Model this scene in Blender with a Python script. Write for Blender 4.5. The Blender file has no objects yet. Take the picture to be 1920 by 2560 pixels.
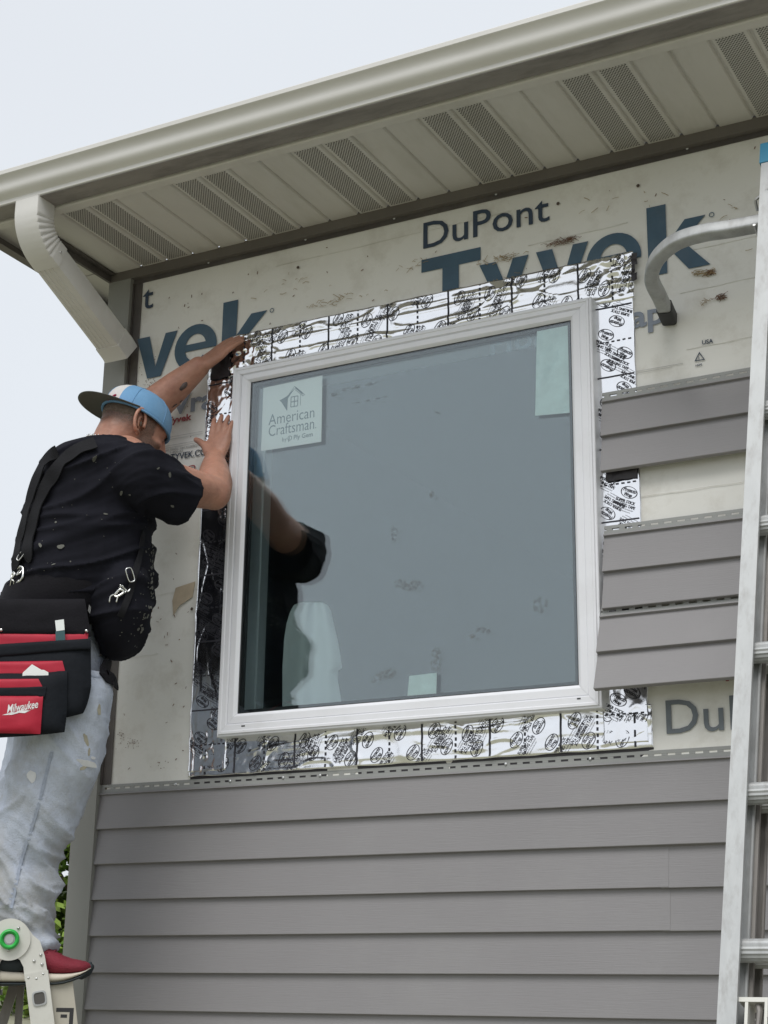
import bpy, bmesh, math, random
from mathutils import Vector, Matrix, noise
random.seed(7)
SC = bpy.context.scene
COL = SC.collection

# ------------------------------------------------------------------ camera
CAM = Vector((1.36590, -3.84032, 1.59595))
PITCH, ROLL, YAW, FPX = 0.3001687, 0.0144010, -0.4948751, 4005.6
cp, sp = math.cos(PITCH), math.sin(PITCH)
FWD = Vector((math.sin(YAW) * cp, math.cos(YAW) * cp, sp))
_r = Vector((math.cos(YAW), -math.sin(YAW), 0))
_u = _r.cross(FWD)
RIGHT = _r * math.cos(ROLL) + _u * math.sin(ROLL)
UP = _u * math.cos(ROLL) - _r * math.sin(ROLL)
cd = bpy.data.cameras.new('camera')
cam = bpy.data.objects.new('camera', cd)
COL.objects.link(cam)
cam.matrix_world = Matrix(((RIGHT.x, UP.x, -FWD.x, CAM.x), (RIGHT.y, UP.y, -FWD.y, CAM.y), (RIGHT.z, UP.z, -FWD.z, CAM.z), (0, 0, 0, 1)))
cd.sensor_fit = 'AUTO'
cd.sensor_width = 36.0
cd.lens = FPX / 2560.0 * 36.0
cd.clip_start = 0.05
cd.clip_end = 2000
SC.camera = cam

# ------------------------------------------------------------------ sky, sun, exposure
SUN_EL, SUN_AZ = math.radians(54), math.radians(168)      # azimuth clockwise from +Y: in front of the wall
world = bpy.data.worlds.new('World')
SC.world = world
world.use_nodes = True
wn = world.node_tree
wn.nodes.clear()
wo = wn.nodes.new('ShaderNodeOutputWorld')
bg = wn.nodes.new('ShaderNodeBackground')
bg.inputs['Strength'].default_value = 0.1
sky = wn.nodes.new('ShaderNodeTexSky')
sky.sky_type = 'NISHITA'
sky.sun_disc = False
sky.sun_elevation = SUN_EL
sky.sun_rotation = SUN_AZ
sky.dust_density = 4.0
cl = wn.nodes.new('ShaderNodeTexNoise')
cl.inputs['Scale'].default_value = 1.6
cl.inputs['Detail'].default_value = 3.0
rampc = wn.nodes.new('ShaderNodeValToRGB')
rampc.color_ramp.elements[0].position = 0.35
rampc.color_ramp.elements[0].color = (6.25, 6.50, 6.90, 1)
rampc.color_ramp.elements[1].position = 0.68
rampc.color_ramp.elements[1].color = (6.60, 7.00, 7.42, 1)
mixs = wn.nodes.new('ShaderNodeMix')
mixs.data_type = 'RGBA'
mixs.inputs['Factor'].default_value = 0.94
wn.links.new(cl.outputs['Fac'], rampc.inputs['Fac'])
wn.links.new(sky.outputs['Color'], mixs.inputs[6])
wn.links.new(rampc.outputs['Color'], mixs.inputs[7])
wn.links.new(mixs.outputs[2], bg.inputs['Color'])
wn.links.new(bg.outputs['Background'], wo.inputs['Surface'])

sl = bpy.data.lights.new('sun', 'SUN')
sl.energy = 1.5
sl.angle = math.radians(32)
sl.color = (1.0, 0.985, 0.96)
sun = bpy.data.objects.new('sun', sl)
COL.objects.link(sun)
_sd = Vector((math.sin(SUN_AZ) * math.cos(SUN_EL), math.cos(SUN_AZ) * math.cos(SUN_EL), math.sin(SUN_EL)))
sun.rotation_euler = _sd.to_track_quat('Z', 'Y').to_euler()
SC.view_settings.view_transform = 'Standard'
SC.view_settings.look = 'None'
SC.view_settings.exposure = 0.36
SC.view_settings.gamma = 1.0
SC.view_settings.use_curve_mapping = False
SC.cycles.max_bounces = 10
SC.cycles.transparent_max_bounces = 24

# ------------------------------------------------------------------ helpers
def ray(px, py):
    return (RIGHT * ((px - 960) / FPX) - UP * ((py - 1280) / FPX) + FWD)
def at(px, py, Y):
    """the point seen at this photograph pixel on the vertical plane at depth Y"""
    d = ray(px, py)
    return CAM + d * ((Y - CAM.y) / d.y)
def atn(px, py, O, n, off=0.0):
    """same, on the plane through O with normal n, lifted by off along n"""
    d = ray(px, py)
    return CAM + d * (((O + n * off) - CAM).dot(n) / d.dot(n))

def new_obj(name, data, parent=None, loc=None):
    o = bpy.data.objects.new(name, data)
    COL.objects.link(o)
    if parent is not None:
        o.parent = parent
        p = parent
        off = Vector((0, 0, 0))
        while p is not None:
            off += p.location
            p = p.parent
        o.matrix_parent_inverse = Matrix.Translation(-Vector(ROOTS.get(parent.name, (0, 0, 0))))
    if loc is not None:
        o.location = loc
    return o
ROOTS = {}
def thing(name, label, cat, loc=(0, 0, 0), group=None):
    o = bpy.data.objects.new(name, None)
    COL.objects.link(o)
    o.empty_display_size = 0.1
    o.location = loc
    ROOTS[o.name] = tuple(loc)
    o['label'] = label
    o['category'] = cat
    if group: o['group'] = group
    return o

class MB:
    def __init__(s):
        s.v = []; s.f = []; s.m = []
    def add(s, vs, fs, mi=0):
        b = len(s.v)
        s.v += [tuple(q) for q in vs]
        s.f += [tuple(i + b for i in f) for f in fs]
        s.m += [mi] * len(fs)
        return s
    def box(s, x0, x1, y0, y1, z0, z1, mi=0):
        vs = [(x0, y0, z0), (x1, y0, z0), (x1, y1, z0), (x0, y1, z0), (x0, y0, z1), (x1, y0, z1), (x1, y1, z1), (x0, y1, z1)]
        return s.add(vs, [(0, 3, 2, 1), (4, 5, 6, 7), (0, 1, 5, 4), (1, 2, 6, 5), (2, 3, 7, 6), (3, 0, 4, 7)], mi)
    def obox(s, c, ax, ay, az, mi=0):
        """box from centre and three half-axis vectors"""
        c = Vector(c); vs = []
        for k in (-1, 1):
            for (i, j) in ((-1, -1), (1, -1), (1, 1), (-1, 1)):
                vs.append(c + ax * i + ay * j + az * k)
        return s.add(vs, [(0, 3, 2, 1), (4, 5, 6, 7), (0, 1, 5, 4), (1, 2, 6, 5), (2, 3, 7, 6), (3, 0, 4, 7)], mi)
    def prism(s, poly, d, mi=0):
        """closed polygon (3-D points) swept by vector d"""
        n = len(poly); d = Vector(d)
        vs = [Vector(p) for p in poly] + [Vector(p) + d for p in poly]
        fs = [tuple(range(n))[::-1], tuple(range(n, 2 * n))]
        fs += [(i, (i + 1) % n, n + (i + 1) % n, n + i) for i in range(n)]
        return s.add(vs, fs, mi)
    def rings(s, rs, caps=True, close=True, mi=0):
        n = len(rs[0]); vs = [p for r in rs for p in r]; fs = []
        for a in range(len(rs) - 1):
            for i in range(n if close else n - 1):
                j = (i + 1) % n
                fs.append((a * n + i, a * n + j, (a + 1) * n + j, (a + 1) * n + i))
        if caps:
            fs.append(tuple(range(n))[::-1])
            fs.append(tuple(range((len(rs) - 1) * n, len(rs) * n)))
        return s.add(vs, fs, mi)
    def tube(s, pts, r, n=12, mi=0, caps=True):
        pts = [Vector(p) for p in pts]; rs = []; prev = None
        rr = r if isinstance(r, (list, tuple)) else [r] * len(pts)
        for i, p in enumerate(pts):
            t = (pts[min(i + 1, len(pts) - 1)] - pts[max(i - 1, 0)]).normalized()
            if prev is None:
                a = t.cross(Vector((0, 0, 1)))
                if a.length < 0.05: a = t.cross(Vector((1, 0, 0)))
                a.normalize()
            else:
                a = (prev - t * prev.dot(t)).normalized()
            prev = a; b = t.cross(a)
            rs.append([p + (a * math.cos(2 * math.pi * k / n) + b * math.sin(2 * math.pi * k / n)) * rr[i] for k in range(n)])
        return s.rings(rs, caps, True, mi)
    def sphere(s, c, r, nu=14, nv=9, mi=0, ax=None):
        c = Vector(c)
        ax = ax or (Vector((1, 0, 0)), Vector((0, 1, 0)), Vector((0, 0, 1)))
        r = r if isinstance(r, (list, tuple)) else (r, r, r)
        vs = [c - ax[2] * r[2]]; fs = []
        for j in range(1, nv):
            t = -math.pi / 2 + math.pi * j / nv
            for i in range(nu):
                a = 2 * math.pi * i / nu
                vs.append(c + ax[0] * (r[0] * math.cos(t) * math.cos(a)) + ax[1] * (r[1] * math.cos(t) * math.sin(a)) + ax[2] * (r[2] * math.sin(t)))
        vs.append(c + ax[2] * r[2]); L = len(vs) - 1
        for i in range(nu):
            fs.append((0, 1 + (i + 1) % nu, 1 + i))
            fs.append((L, 1 + (nv - 2) * nu + i, 1 + (nv - 2) * nu + (i + 1) % nu))
        for j in range(nv - 2):
            for i in range(nu):
                a = 1 + j * nu + i; b = 1 + j * nu + (i + 1) % nu
                fs.append((a, b, b + nu, a + nu))
        return s.add(vs, fs, mi)
    def cone(s, p0, r0, p1, r1, n=14, mi=0):
        p0 = Vector(p0); p1 = Vector(p1); t = (p1 - p0)
        if t.length < 1e-6: return s
        return s.tube([p0, p1], [r0, r1], n, mi)
    def chain(s, pts, rr, n=14):
        for p, r in zip(pts, rr): s.sphere(p, r, n, 9)
        for i in range(len(pts) - 1): s.cone(pts[i], rr[i], pts[i + 1], rr[i + 1], n)
        return s
    def mesh(s, name, mats, smooth=False):
        me = bpy.data.meshes.new(name)
        me.from_pydata(s.v, [], s.f)
        mats = mats if isinstance(mats, (list, tuple)) else [mats]
        for m in mats: me.materials.append(m)
        me.polygons.foreach_set('material_index', s.m)
        bm = bmesh.new(); bm.from_mesh(me)
        bmesh.ops.recalc_face_normals(bm, faces=bm.faces[:])
        bm.to_mesh(me); bm.free()
        if smooth: smooth_mesh(me, smooth)
        me.update()
        return me
    def build(s, name, mats, parent=None, smooth=False, label=None, kind=None):
        o = new_obj(name, s.mesh(name, mats, smooth), parent)
        if label: o['label'] = label
        if kind: o['kind'] = kind
        return o
def smooth_mesh(me, ang=True):
    a = math.radians(35) if ang is True else math.radians(ang)
    me.polygons.foreach_set('use_smooth', [True] * len(me.polygons))
    if a < math.pi:
        bm = bmesh.new(); bm.from_mesh(me)
        for e in bm.edges:
            if len(e.link_faces) == 2 and e.calc_face_angle(0) > a: e.smooth = False
        bm.to_mesh(me); bm.free()

def smoothstep(a, b, x):
    t = min(1, max(0, (x - a) / (b - a))); return t * t * (3 - 2 * t)

# ------------------------------------------------------------------ materials
def mat(name, col, rough=0.55, metal=0.0, var=0.10, vs=6.0, stretch=(1, 1, 1), bump=0.0, bs=60.0, bstretch=(1, 1, 1),
        dirt=None, dirt_amt=0.4, dirt_scale=3.0, dirt_lo=0.5, dirt_hi=0.75, spec=0.5, detail=6.0, sss=0.0, rvar=0.0):
    m = bpy.data.materials.new(name); m.use_nodes = True
    nt = m.node_tree; N = nt.nodes; L = nt.links
    b = N['Principled BSDF']
    b.inputs['Roughness'].default_value = rough
    b.inputs['Metallic'].default_value = metal
    b.inputs['Specular IOR Level'].default_value = spec
    if sss:
        b.inputs['Subsurface Weight'].default_value = sss
        b.inputs['Subsurface Radius'].default_value = (0.012, 0.004, 0.002)
        b.inputs['Subsurface Scale'].default_value = 1.0
    tc = N.new('ShaderNodeTexCoord')
    mp = N.new('ShaderNodeMapping'); mp.inputs['Scale'].default_value = stretch
    L.new(tc.outputs['Object'], mp.inputs['Vector'])
    n1 = N.new('ShaderNodeTexNoise'); n1.inputs['Scale'].default_value = vs; n1.inputs['Detail'].default_value = detail
    n1.inputs['Roughness'].default_value = 0.6
    L.new(mp.outputs['Vector'], n1.inputs['Vector'])
    mr = N.new('ShaderNodeMapRange'); mr.inputs['From Min'].default_value = 0.25; mr.inputs['From Max'].default_value = 0.75
    mr.inputs['To Min'].default_value = 1 - var; mr.inputs['To Max'].default_value = 1 + var
    L.new(n1.outputs['Fac'], mr.inputs['Value'])
    vm = N.new('ShaderNodeVectorMath'); vm.operation = 'SCALE'; vm.inputs[0].default_value = col[:3]
    L.new(mr.outputs['Result'], vm.inputs['Scale'])
    out = vm.outputs['Vector']
    if dirt:
        n2 = N.new('ShaderNodeTexNoise'); n2.inputs['Scale'].default_value = dirt_scale; n2.inputs['Detail'].default_value = 8
        n2.inputs['Roughness'].default_value = 0.68
        L.new(mp.outputs['Vector'], n2.inputs['Vector'])
        r2 = N.new('ShaderNodeMapRange'); r2.inputs['From Min'].default_value = dirt_lo; r2.inputs['From Max'].default_value = dirt_hi
        r2.inputs['To Min'].default_value = 0; r2.inputs['To Max'].default_value = dirt_amt
        L.new(n2.outputs['Fac'], r2.inputs['Value'])
        mx = N.new('ShaderNodeMix'); mx.data_type = 'RGBA'
        mx.inputs[7].default_value = (*dirt, 1)
        L.new(r2.outputs['Result'], mx.inputs['Factor']); L.new(out, mx.inputs[6])
        out = mx.outputs[2]
    L.new(out, b.inputs['Base Color'])
    if rvar:
        r3 = N.new('ShaderNodeMapRange'); r3.inputs['From Min'].default_value = 0.3; r3.inputs['From Max'].default_value = 0.7
        r3.inputs['To Min'].default_value = max(0.02, rough - rvar); r3.inputs['To Max'].default_value = rough + rvar
        L.new(n1.outputs['Fac'], r3.inputs['Value']); L.new(r3.outputs['Result'], b.inputs['Roughness'])
    if bump:
        mp2 = N.new('ShaderNodeMapping'); mp2.inputs['Scale'].default_value = bstretch
        L.new(tc.outputs['Object'], mp2.inputs['Vector'])
        n3 = N.new('ShaderNodeTexNoise'); n3.inputs['Scale'].default_value = bs; n3.inputs['Detail'].default_value = 5
        L.new(mp2.outputs['Vector'], n3.inputs['Vector'])
        bp = N.new('ShaderNodeBump'); bp.inputs['Strength'].default_value = bump; bp.inputs['Distance'].default_value = 0.004
        L.new(n3.outputs['Fac'], bp.inputs['Height']); L.new(bp.outputs['Normal'], b.inputs['Normal'])
    return m

M = {}
M['siding'] = mat('vinyl_siding', (0.246, 0.237, 0.242), 0.50, var=0.05, vs=2.0, bump=0.16, bs=30, bstretch=(0.6, 8, 14), dirt=(0.33, 0.33, 0.32), dirt_amt=0.22, dirt_scale=2.5)
M['hem'] = mat('vinyl_hem_dusty', (0.29, 0.295, 0.285), 0.6, var=0.08, vs=12, stretch=(0.4, 1, 1))
M['taupe'] = mat('taupe_trim', (0.150, 0.135, 0.122), 0.55, var=0.06, vs=8)
M['taupe_dark'] = mat('brown_nail_flange', (0.085, 0.075, 0.070), 0.65, var=0.15, vs=20, dirt=(0.3, 0.28, 0.25), dirt_amt=0.3)
M['post'] = mat('grey_corner_trim', (0.255, 0.255, 0.235), 0.55, var=0.05, vs=3, stretch=(3, 3, 0.5), dirt=(0.17, 0.16, 0.145), dirt_amt=0.4)
M['soffit'] = mat('cream_soffit', (0.61, 0.590, 0.555), 0.55, var=0.04, vs=5, stretch=(2, 0.6, 1), dirt=(0.42, 0.40, 0.34), dirt_amt=0.45)
M['hole'] = mat('vent_slit_dark', (0.085, 0.080, 0.074), 0.8, var=0.0)
M['gutter'] = mat('cream_gutter', (0.665, 0.650, 0.620), 0.33, var=0.04, vs=4, stretch=(0.4, 2, 2), dirt=(0.42, 0.40, 0.35), dirt_amt=0.3, rvar=0.06)
M['gutter_under'] = mat('mottled_grey_gutter_bottom', (0.26, 0.24, 0.225), 0.6, var=0.15, vs=9, stretch=(0.6, 2, 1), dirt=(0.11, 0.10, 0.095), dirt_amt=0.75, dirt_scale=6, dirt_lo=0.48, dirt_hi=0.7)
M['wrap'] = mat('house_wrap_white', (0.77, 0.76, 0.72), 0.7, var=0.05, vs=3.5, bump=0.60, bs=6, dirt=(0.42, 0.385, 0.32), dirt_amt=0.62, dirt_scale=7, dirt_lo=0.50, dirt_hi=0.80)
M['print_blue'] = mat('wrap_print_blue', (0.055, 0.105, 0.155), 0.65, var=0.14, vs=14, bump=0.6, bs=6, dirt=(0.20, 0.22, 0.23), dirt_amt=0.3)
M['print_grey'] = mat('wrap_print_grey', (0.16, 0.18, 0.20), 0.7, var=0.14, vs=14, bump=0.6, bs=6)
M['print_pale'] = mat('wrap_print_pale_blue', (0.25, 0.28, 0.34), 0.7, var=0.10, vs=14)
M['print_navy'] = mat('wrap_print_navy', (0.035, 0.055, 0.09), 0.7, var=0.10, vs=14)
M['print_red'] = mat('wrap_print_red', (0.30, 0.05, 0.06), 0.7, var=0.1)
M['print_faint'] = mat('wrap_print_faint', (0.46, 0.46, 0.45), 0.7, var=0.1)
M['nest'] = mat('mud_nest_brown', (0.17, 0.09, 0.055), 0.9, var=0.3, vs=40)
M['straw'] = mat('dry_straw', (0.36, 0.27, 0.15), 0.9, var=0.2, vs=40)
M['nailhead'] = mat('galvanised_nail', (0.60, 0.61, 0.62), 0.4, 0.7, var=0.1)
M['rustnail'] = mat('dark_nail_head', (0.10, 0.075, 0.06), 0.7, 0.2, var=0.2)
M['foil'] = mat('foil_tape', (0.95, 0.955, 0.97), 0.15, 1.0, var=0.03, vs=30, bump=0.05, bs=160, rvar=0.05)
M['foil_print'] = mat('foil_print_black', (0.03, 0.03, 0.04), 0.6, var=0.0)
M['tape_back_and_shade'] = mat('bitumen_backing_and_shade', (0.030, 0.026, 0.030), 0.45, var=0.3, vs=20)
M['vinyl'] = mat('white_vinyl_frame', (0.78, 0.785, 0.82), 0.38, var=0.02, vs=4, dirt=(0.55, 0.54, 0.54), dirt_amt=0.25, dirt_scale=6)
M['gasket'] = mat('black_gasket', (0.02, 0.022, 0.024), 0.5, var=0.0)
M['paper'] = mat('white_paper_sticker', (0.80, 0.83, 0.82), 0.7, var=0.03)
M['paper_worn'] = mat('sun_faded_sticker', (0.62, 0.74, 0.72), 0.7, var=0.12, vs=25, dirt=(0.40, 0.56, 0.56), dirt_amt=0.6, dirt_scale=22)
M['sticker_print'] = mat('sticker_grey_print', (0.17, 0.23, 0.26), 0.7, var=0.0)
M['sheath'] = mat('osb_sheathing', (0.38, 0.27, 0.16), 0.8, var=0.25, vs=30)
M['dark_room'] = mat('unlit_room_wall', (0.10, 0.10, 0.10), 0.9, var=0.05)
M['sheet'] = mat('white_cotton_cloth', (0.80, 0.82, 0.84), 0.9, var=0.03)
M['roof'] = mat('asphalt_shingle', (0.07, 0.065, 0.06), 0.9, var=0.3, vs=40)
M['alu'] = mat('weathered_aluminium', (0.43, 0.44, 0.44), 0.5, 0.35, var=0.16, vs=9, stretch=(3, 3, 0.5), dirt=(0.27, 0.26, 0.25), dirt_amt=0.7, dirt_scale=14, rvar=0.08)
M['alu_dark'] = mat('oxidised_aluminium', (0.25, 0.235, 0.22), 0.5, 0.45, var=0.15, vs=12, stretch=(3, 3, 0.4), dirt=(0.16, 0.14, 0.12), dirt_amt=0.6, dirt_scale=10, rvar=0.08)
M['steel'] = mat('zinc_steel', (0.55, 0.55, 0.54), 0.35, 0.9, var=0.1)
M['rubber'] = mat('black_rubber', (0.025, 0.025, 0.027), 0.6, var=0.1)
M['blue_plastic'] = mat('blue_plastic_cap', (0.03, 0.22, 0.36), 0.5, var=0.06)
M['ladder_white'] = mat('pale_ladder_casting', (0.66, 0.65, 0.60), 0.42, 0.25, var=0.05, vs=10, dirt=(0.45, 0.43, 0.38), dirt_amt=0.35, dirt_scale=18)
M['ladder_tan'] = mat('dusty_ladder_rail', (0.47, 0.44, 0.37), 0.6, 0.1, var=0.12, vs=12, dirt=(0.30, 0.28, 0.25), dirt_amt=0.5, dirt_scale=12)
M['green'] = mat('green_plastic_knob', (0.03, 0.42, 0.07), 0.35, var=0.05)
M['skin'] = mat('skin', (0.44, 0.222, 0.155), 0.5, var=0.20, vs=24, bump=0.35, bs=110, dirt=(0.27, 0.105, 0.075), dirt_amt=0.65, dirt_scale=14, sss=0.10)
M['hair'] = mat('short_dark_hair', (0.13, 0.095, 0.07), 0.75, var=0.35, vs=160, bump=0.5, bs=260)
M['beard'] = mat('short_beard', (0.15, 0.10, 0.075), 0.8, var=0.4, vs=160, bump=0.6, bs=260)
M['tattoo'] = mat('tattoo_ink', (0.10, 0.075, 0.07), 0.55, var=0.15, vs=60)
M['shirt'] = mat('black_cotton_shirt', (0.0110, 0.0112, 0.0165), 0.9, var=0.18, vs=7, bump=0.25, bs=18, bstretch=(1, 1, 3), spec=0.15)
M['belt'] = mat('black_nylon_webbing', (0.0095, 0.0088, 0.0115), 0.8, var=0.2, vs=20, bump=0.3, bs=160, spec=0.18)
M['strap'] = mat('black_suspender_strap', (0.012, 0.012, 0.014), 0.8, var=0.2, vs=20, bump=0.3, bs=160, spec=0.2)
M['pouch_red'] = mat('red_nylon_pouch', (0.42, 0.012, 0.035), 0.6, var=0.10, vs=12, bump=0.3, bs=30, spec=0.4)
M['pouch_black'] = mat('black_nylon_pouch', (0.008, 0.010, 0.014), 0.75, var=0.2, vs=15, bump=0.3, bs=80, spec=0.2)
M['fleck'] = mat('dried_paint_fleck', (0.13, 0.13, 0.115), 0.85, var=0.25, vs=30)
M['white_thread'] = mat('white_embroidery', (0.72, 0.72, 0.72), 0.8, var=0.05)
M['denim'] = mat('faded_denim', (0.48, 0.525, 0.615), 0.9, var=0.14, vs=28, bump=0.5, bs=240, dirt=(0.31, 0.295, 0.25), dirt_amt=0.7, dirt_scale=3.6, dirt_lo=0.49, dirt_hi=0.68, spec=0.2)
M['denim_seam'] = mat('denim_seam', (0.33, 0.37, 0.45), 0.9, var=0.2, vs=90)
M['denim_patch'] = mat('frayed_white_denim', (0.62, 0.63, 0.64), 0.95, var=0.1, vs=30)
M['stain'] = mat('ochre_stain', (0.36, 0.335, 0.26), 0.95, var=0.2, vs=40)
M['cap_blue'] = mat('light_blue_cap', (0.15, 0.32, 0.53), 0.85, var=0.10, vs=12, bump=0.3, bs=300, dirt=(0.30, 0.42, 0.56), dirt_amt=0.4)
M['cap_white'] = mat('white_cap_panel', (0.60, 0.58, 0.56), 0.85, var=0.06, vs=12, bump=0.3, bs=300)
M['cap_red'] = mat('maroon_embroidery', (0.33, 0.015, 0.06), 0.8, var=0.1)
M['brim_under'] = mat('grey_brim_underside', (0.105, 0.110, 0.100), 0.85, var=0.08, vs=12)
M['chain'] = mat('silver_chain', (0.80, 0.80, 0.80), 0.22, 1.0, var=0.05)
M['chrome'] = mat('chrome_buckle', (0.78, 0.78, 0.76), 0.22, 1.0, var=0.05)
M['teal'] = mat('teal_tool_handle', (0.03, 0.09, 0.10), 0.5, var=0.1)
M['shoe_red'] = mat('red_mesh_shoe', (0.20, 0.010, 0.026), 0.75, var=0.18, vs=30, bump=0.5, bs=250, dirt=(0.16, 0.04, 0.045), dirt_amt=0.5)
M['midsole'] = mat('dirty_white_midsole', (0.60, 0.55, 0.46), 0.7, var=0.10, vs=12, dirt=(0.36, 0.30, 0.24), dirt_amt=0.5, dirt_scale=12)
M['outsole'] = mat('dark_outsole', (0.012, 0.020, 0.024), 0.6, var=0.1)
M['bark'] = mat('tree_bark', (0.11, 0.085, 0.06), 0.9, var=0.3, vs=10)
M['leaf'] = mat('tree_leaf', (0.10, 0.19, 0.025), 0.55, var=0.45, vs=1.4)
M['leaf_light'] = mat('tree_leaf_pale', (0.20, 0.29, 0.05), 0.55, var=0.35, vs=1.4)
M['grass'] = mat('dry_lawn', (0.265, 0.258, 0.185), 0.95, var=0.28, vs=1.2, dirt=(0.21, 0.215, 0.135), dirt_amt=0.7, dirt_scale=0.5, bump=0.4, bs=40)

def add_stubble(m):
    nt = m.node_tree; N = nt.nodes; L = nt.links; b = N['Principled BSDF']
    src = b.inputs['Base Color'].links[0].from_socket
    a = N.new('ShaderNodeAttribute'); a.attribute_name = 'stubble'
    tc = N.new('ShaderNodeTexCoord'); n = N.new('ShaderNodeTexNoise'); n.inputs['Scale'].default_value = 420; n.inputs['Detail'].default_value = 2
    L.new(tc.outputs['Object'], n.inputs['Vector'])
    mr = N.new('ShaderNodeMapRange'); mr.inputs['From Min'].default_value = .35; mr.inputs['From Max'].default_value = .62; mr.inputs['To Min'].default_value = .70; mr.inputs['To Max'].default_value = 1.0
    L.new(n.outputs['Fac'], mr.inputs['Value'])
    ml = N.new('ShaderNodeMath'); ml.operation = 'MULTIPLY'; L.new(a.outputs['Fac'], ml.inputs[0]); L.new(mr.outputs['Result'], ml.inputs[1])
    mx = N.new('ShaderNodeMix'); mx.data_type = 'RGBA'; mx.inputs[7].default_value = (.062, .042, .032, 1)
    L.new(ml.outputs[0], mx.inputs['Factor']); L.new(src, mx.inputs[6]); L.new(mx.outputs[2], b.inputs['Base Color'])
add_stubble(M['skin'])
# window glass: a tinted, coated double pane that mirrors about a third of the sky
def glass_mat():
    m = bpy.data.materials.new('coated_window_glass'); m.use_nodes = True
    nt = m.node_tree; N = nt.nodes; L = nt.links; N.clear()
    o = N.new('ShaderNodeOutputMaterial'); mx = N.new('ShaderNodeMixShader'); tr = N.new('ShaderNodeBsdfTransparent'); gl = N.new('ShaderNodeBsdfGlossy')
    tr.inputs['Color'].default_value = (0.935, 0.965, 0.96, 1)
    gl.inputs['Color'].default_value = (0.89, 0.95, 0.985, 1); gl.inputs['Roughness'].default_value = 0.0
    lw = N.new('ShaderNodeLayerWeight'); lw.inputs['Blend'].default_value = 0.25
    mr = N.new('ShaderNodeMapRange'); mr.inputs['To Min'].default_value = 0.080; mr.inputs['To Max'].default_value = 0.95
    L.new(lw.outputs['Fresnel'], mr.inputs['Value'])
    L.new(mr.outputs['Result'], mx.inputs['Fac']); L.new(tr.outputs[0], mx.inputs[1]); L.new(gl.outputs[0], mx.inputs[2])
    L.new(mx.outputs[0], o.inputs['Surface'])
    return m
M['glass'] = glass_mat()
def smudge_mat():
    m = bpy.data.materials.new('greasy_smudge'); m.use_nodes = True
    nt = m.node_tree; N = nt.nodes; L = nt.links; N.clear()
    o = N.new('ShaderNodeOutputMaterial'); mx = N.new('ShaderNodeMixShader'); tr = N.new('ShaderNodeBsdfTransparent'); df = N.new('ShaderNodeBsdfDiffuse')
    df.inputs['Color'].default_value = (0.20, 0.20, 0.19, 1)
    tc = N.new('ShaderNodeTexCoord'); n = N.new('ShaderNodeTexNoise'); n.inputs['Scale'].default_value = 70; n.inputs['Detail'].default_value = 6
    mr = N.new('ShaderNodeMapRange'); mr.inputs['From Min'].default_value = 0.42; mr.inputs['From Max'].default_value = 0.72; mr.inputs['To Max'].default_value = 0.55
    L.new(tc.outputs['Object'], n.inputs['Vector']); L.new(n.outputs['Fac'], mr.inputs['Value']); at_ = N.new('ShaderNodeAttribute'); at_.attribute_name = 'fade'; ml = N.new('ShaderNodeMath'); ml.operation = 'MULTIPLY'
    L.new(mr.outputs['Result'], ml.inputs[0]); L.new(at_.outputs['Fac'], ml.inputs[1]); L.new(ml.outputs[0], mx.inputs['Fac'])
    L.new(tr.outputs[0], mx.inputs[1]); L.new(df.outputs[0], mx.inputs[2]); L.new(mx.outputs[0], o.inputs['Surface'])
    return m
M['smudge'] = smudge_mat()

# ------------------------------------------------------------------ text
_TX = {}
def text_geo(s, size, bold=0.0, shear=0.0, extrude=0.0, spacing=1.0, xs=1.0):
    """verts (x right, y up, z out) and faces of a line of writing, its origin at the left of the baseline"""
    key = (s, size, bold, shear, extrude, spacing, xs)
    if key in _TX: return _TX[key]
    c = bpy.data.curves.new('writing', 'FONT')
    c.body = s; c.size = size; c.offset = bold * size; c.shear = shear; c.extrude = extrude; c.resolution_u = 3; c.space_character = spacing
    o = bpy.data.objects.new('writing', c); COL.objects.link(o)
    dg = bpy.context.evaluated_depsgraph_get()
    me = bpy.data.meshes.new_from_object(o.evaluated_get(dg))
    vs = [(v.co.x * xs, v.co.y, v.co.z) for v in me.vertices]; fs = [tuple(p.vertices) for p in me.polygons]
    bpy.data.objects.remove(o); bpy.data.curves.remove(c); bpy.data.meshes.remove(me)
    _TX[key] = (vs, fs)
    return vs, fs
def put_text(mb, s, size, org, u=Vector((1, 0, 0)), w=Vector((0, 0, 1)), n=Vector((0, -1, 0)), bold=0.0, shear=0.0, ext=0.0005, spacing=1.0, xs=1.0, fit=None, mi=0):
    vs, fs = text_geo(s, size, bold, shear, ext, spacing, xs)
    k = 1.0
    if fit:
        k = fit / max(1e-6, max(v[0] for v in vs))
    mb.add([Vector(org) + u * (x * k) + w * y + n * (z + ext) for x, y, z in vs], fs, mi)
def plate(mb, poly, t, y):
    """flat polygon of (x, z) points on the wall, t thick, its back at depth y"""
    mb.prism([(x, y, z) for x, z in poly], (0, -t, 0))

# ------------------------------------------------------------------ ground and distance
def ground_z(x, y):
    d = math.hypot(x + 1, y + 2)
    s = max(0.0, (-x * 0.66 + y * 0.75) - 7.0)              # the yard climbs behind the house
    return 0.02 * noise.noise(Vector((x * .3, y * .3, 0))) + 2.15 * smoothstep(0, 26, s) + 0.4 * smoothstep(20, 200, s)
mb = MB(); xs = [-600, -300, -150, -100, -80] + [-64 + i * 2.0 for i in range(65)] + [80, 100, 150, 300, 600]
n = len(xs)
mb.add([(x, y, ground_z(x, y)) for y in xs for x in xs], [(j * n + i, j * n + i + 1, (j + 1) * n + i + 1, (j + 1) * n + i) for j in range(n - 1) for i in range(n - 1)])
g = mb.build('ground', M['grass'], smooth=180); g['kind'] = 'structure'

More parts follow.
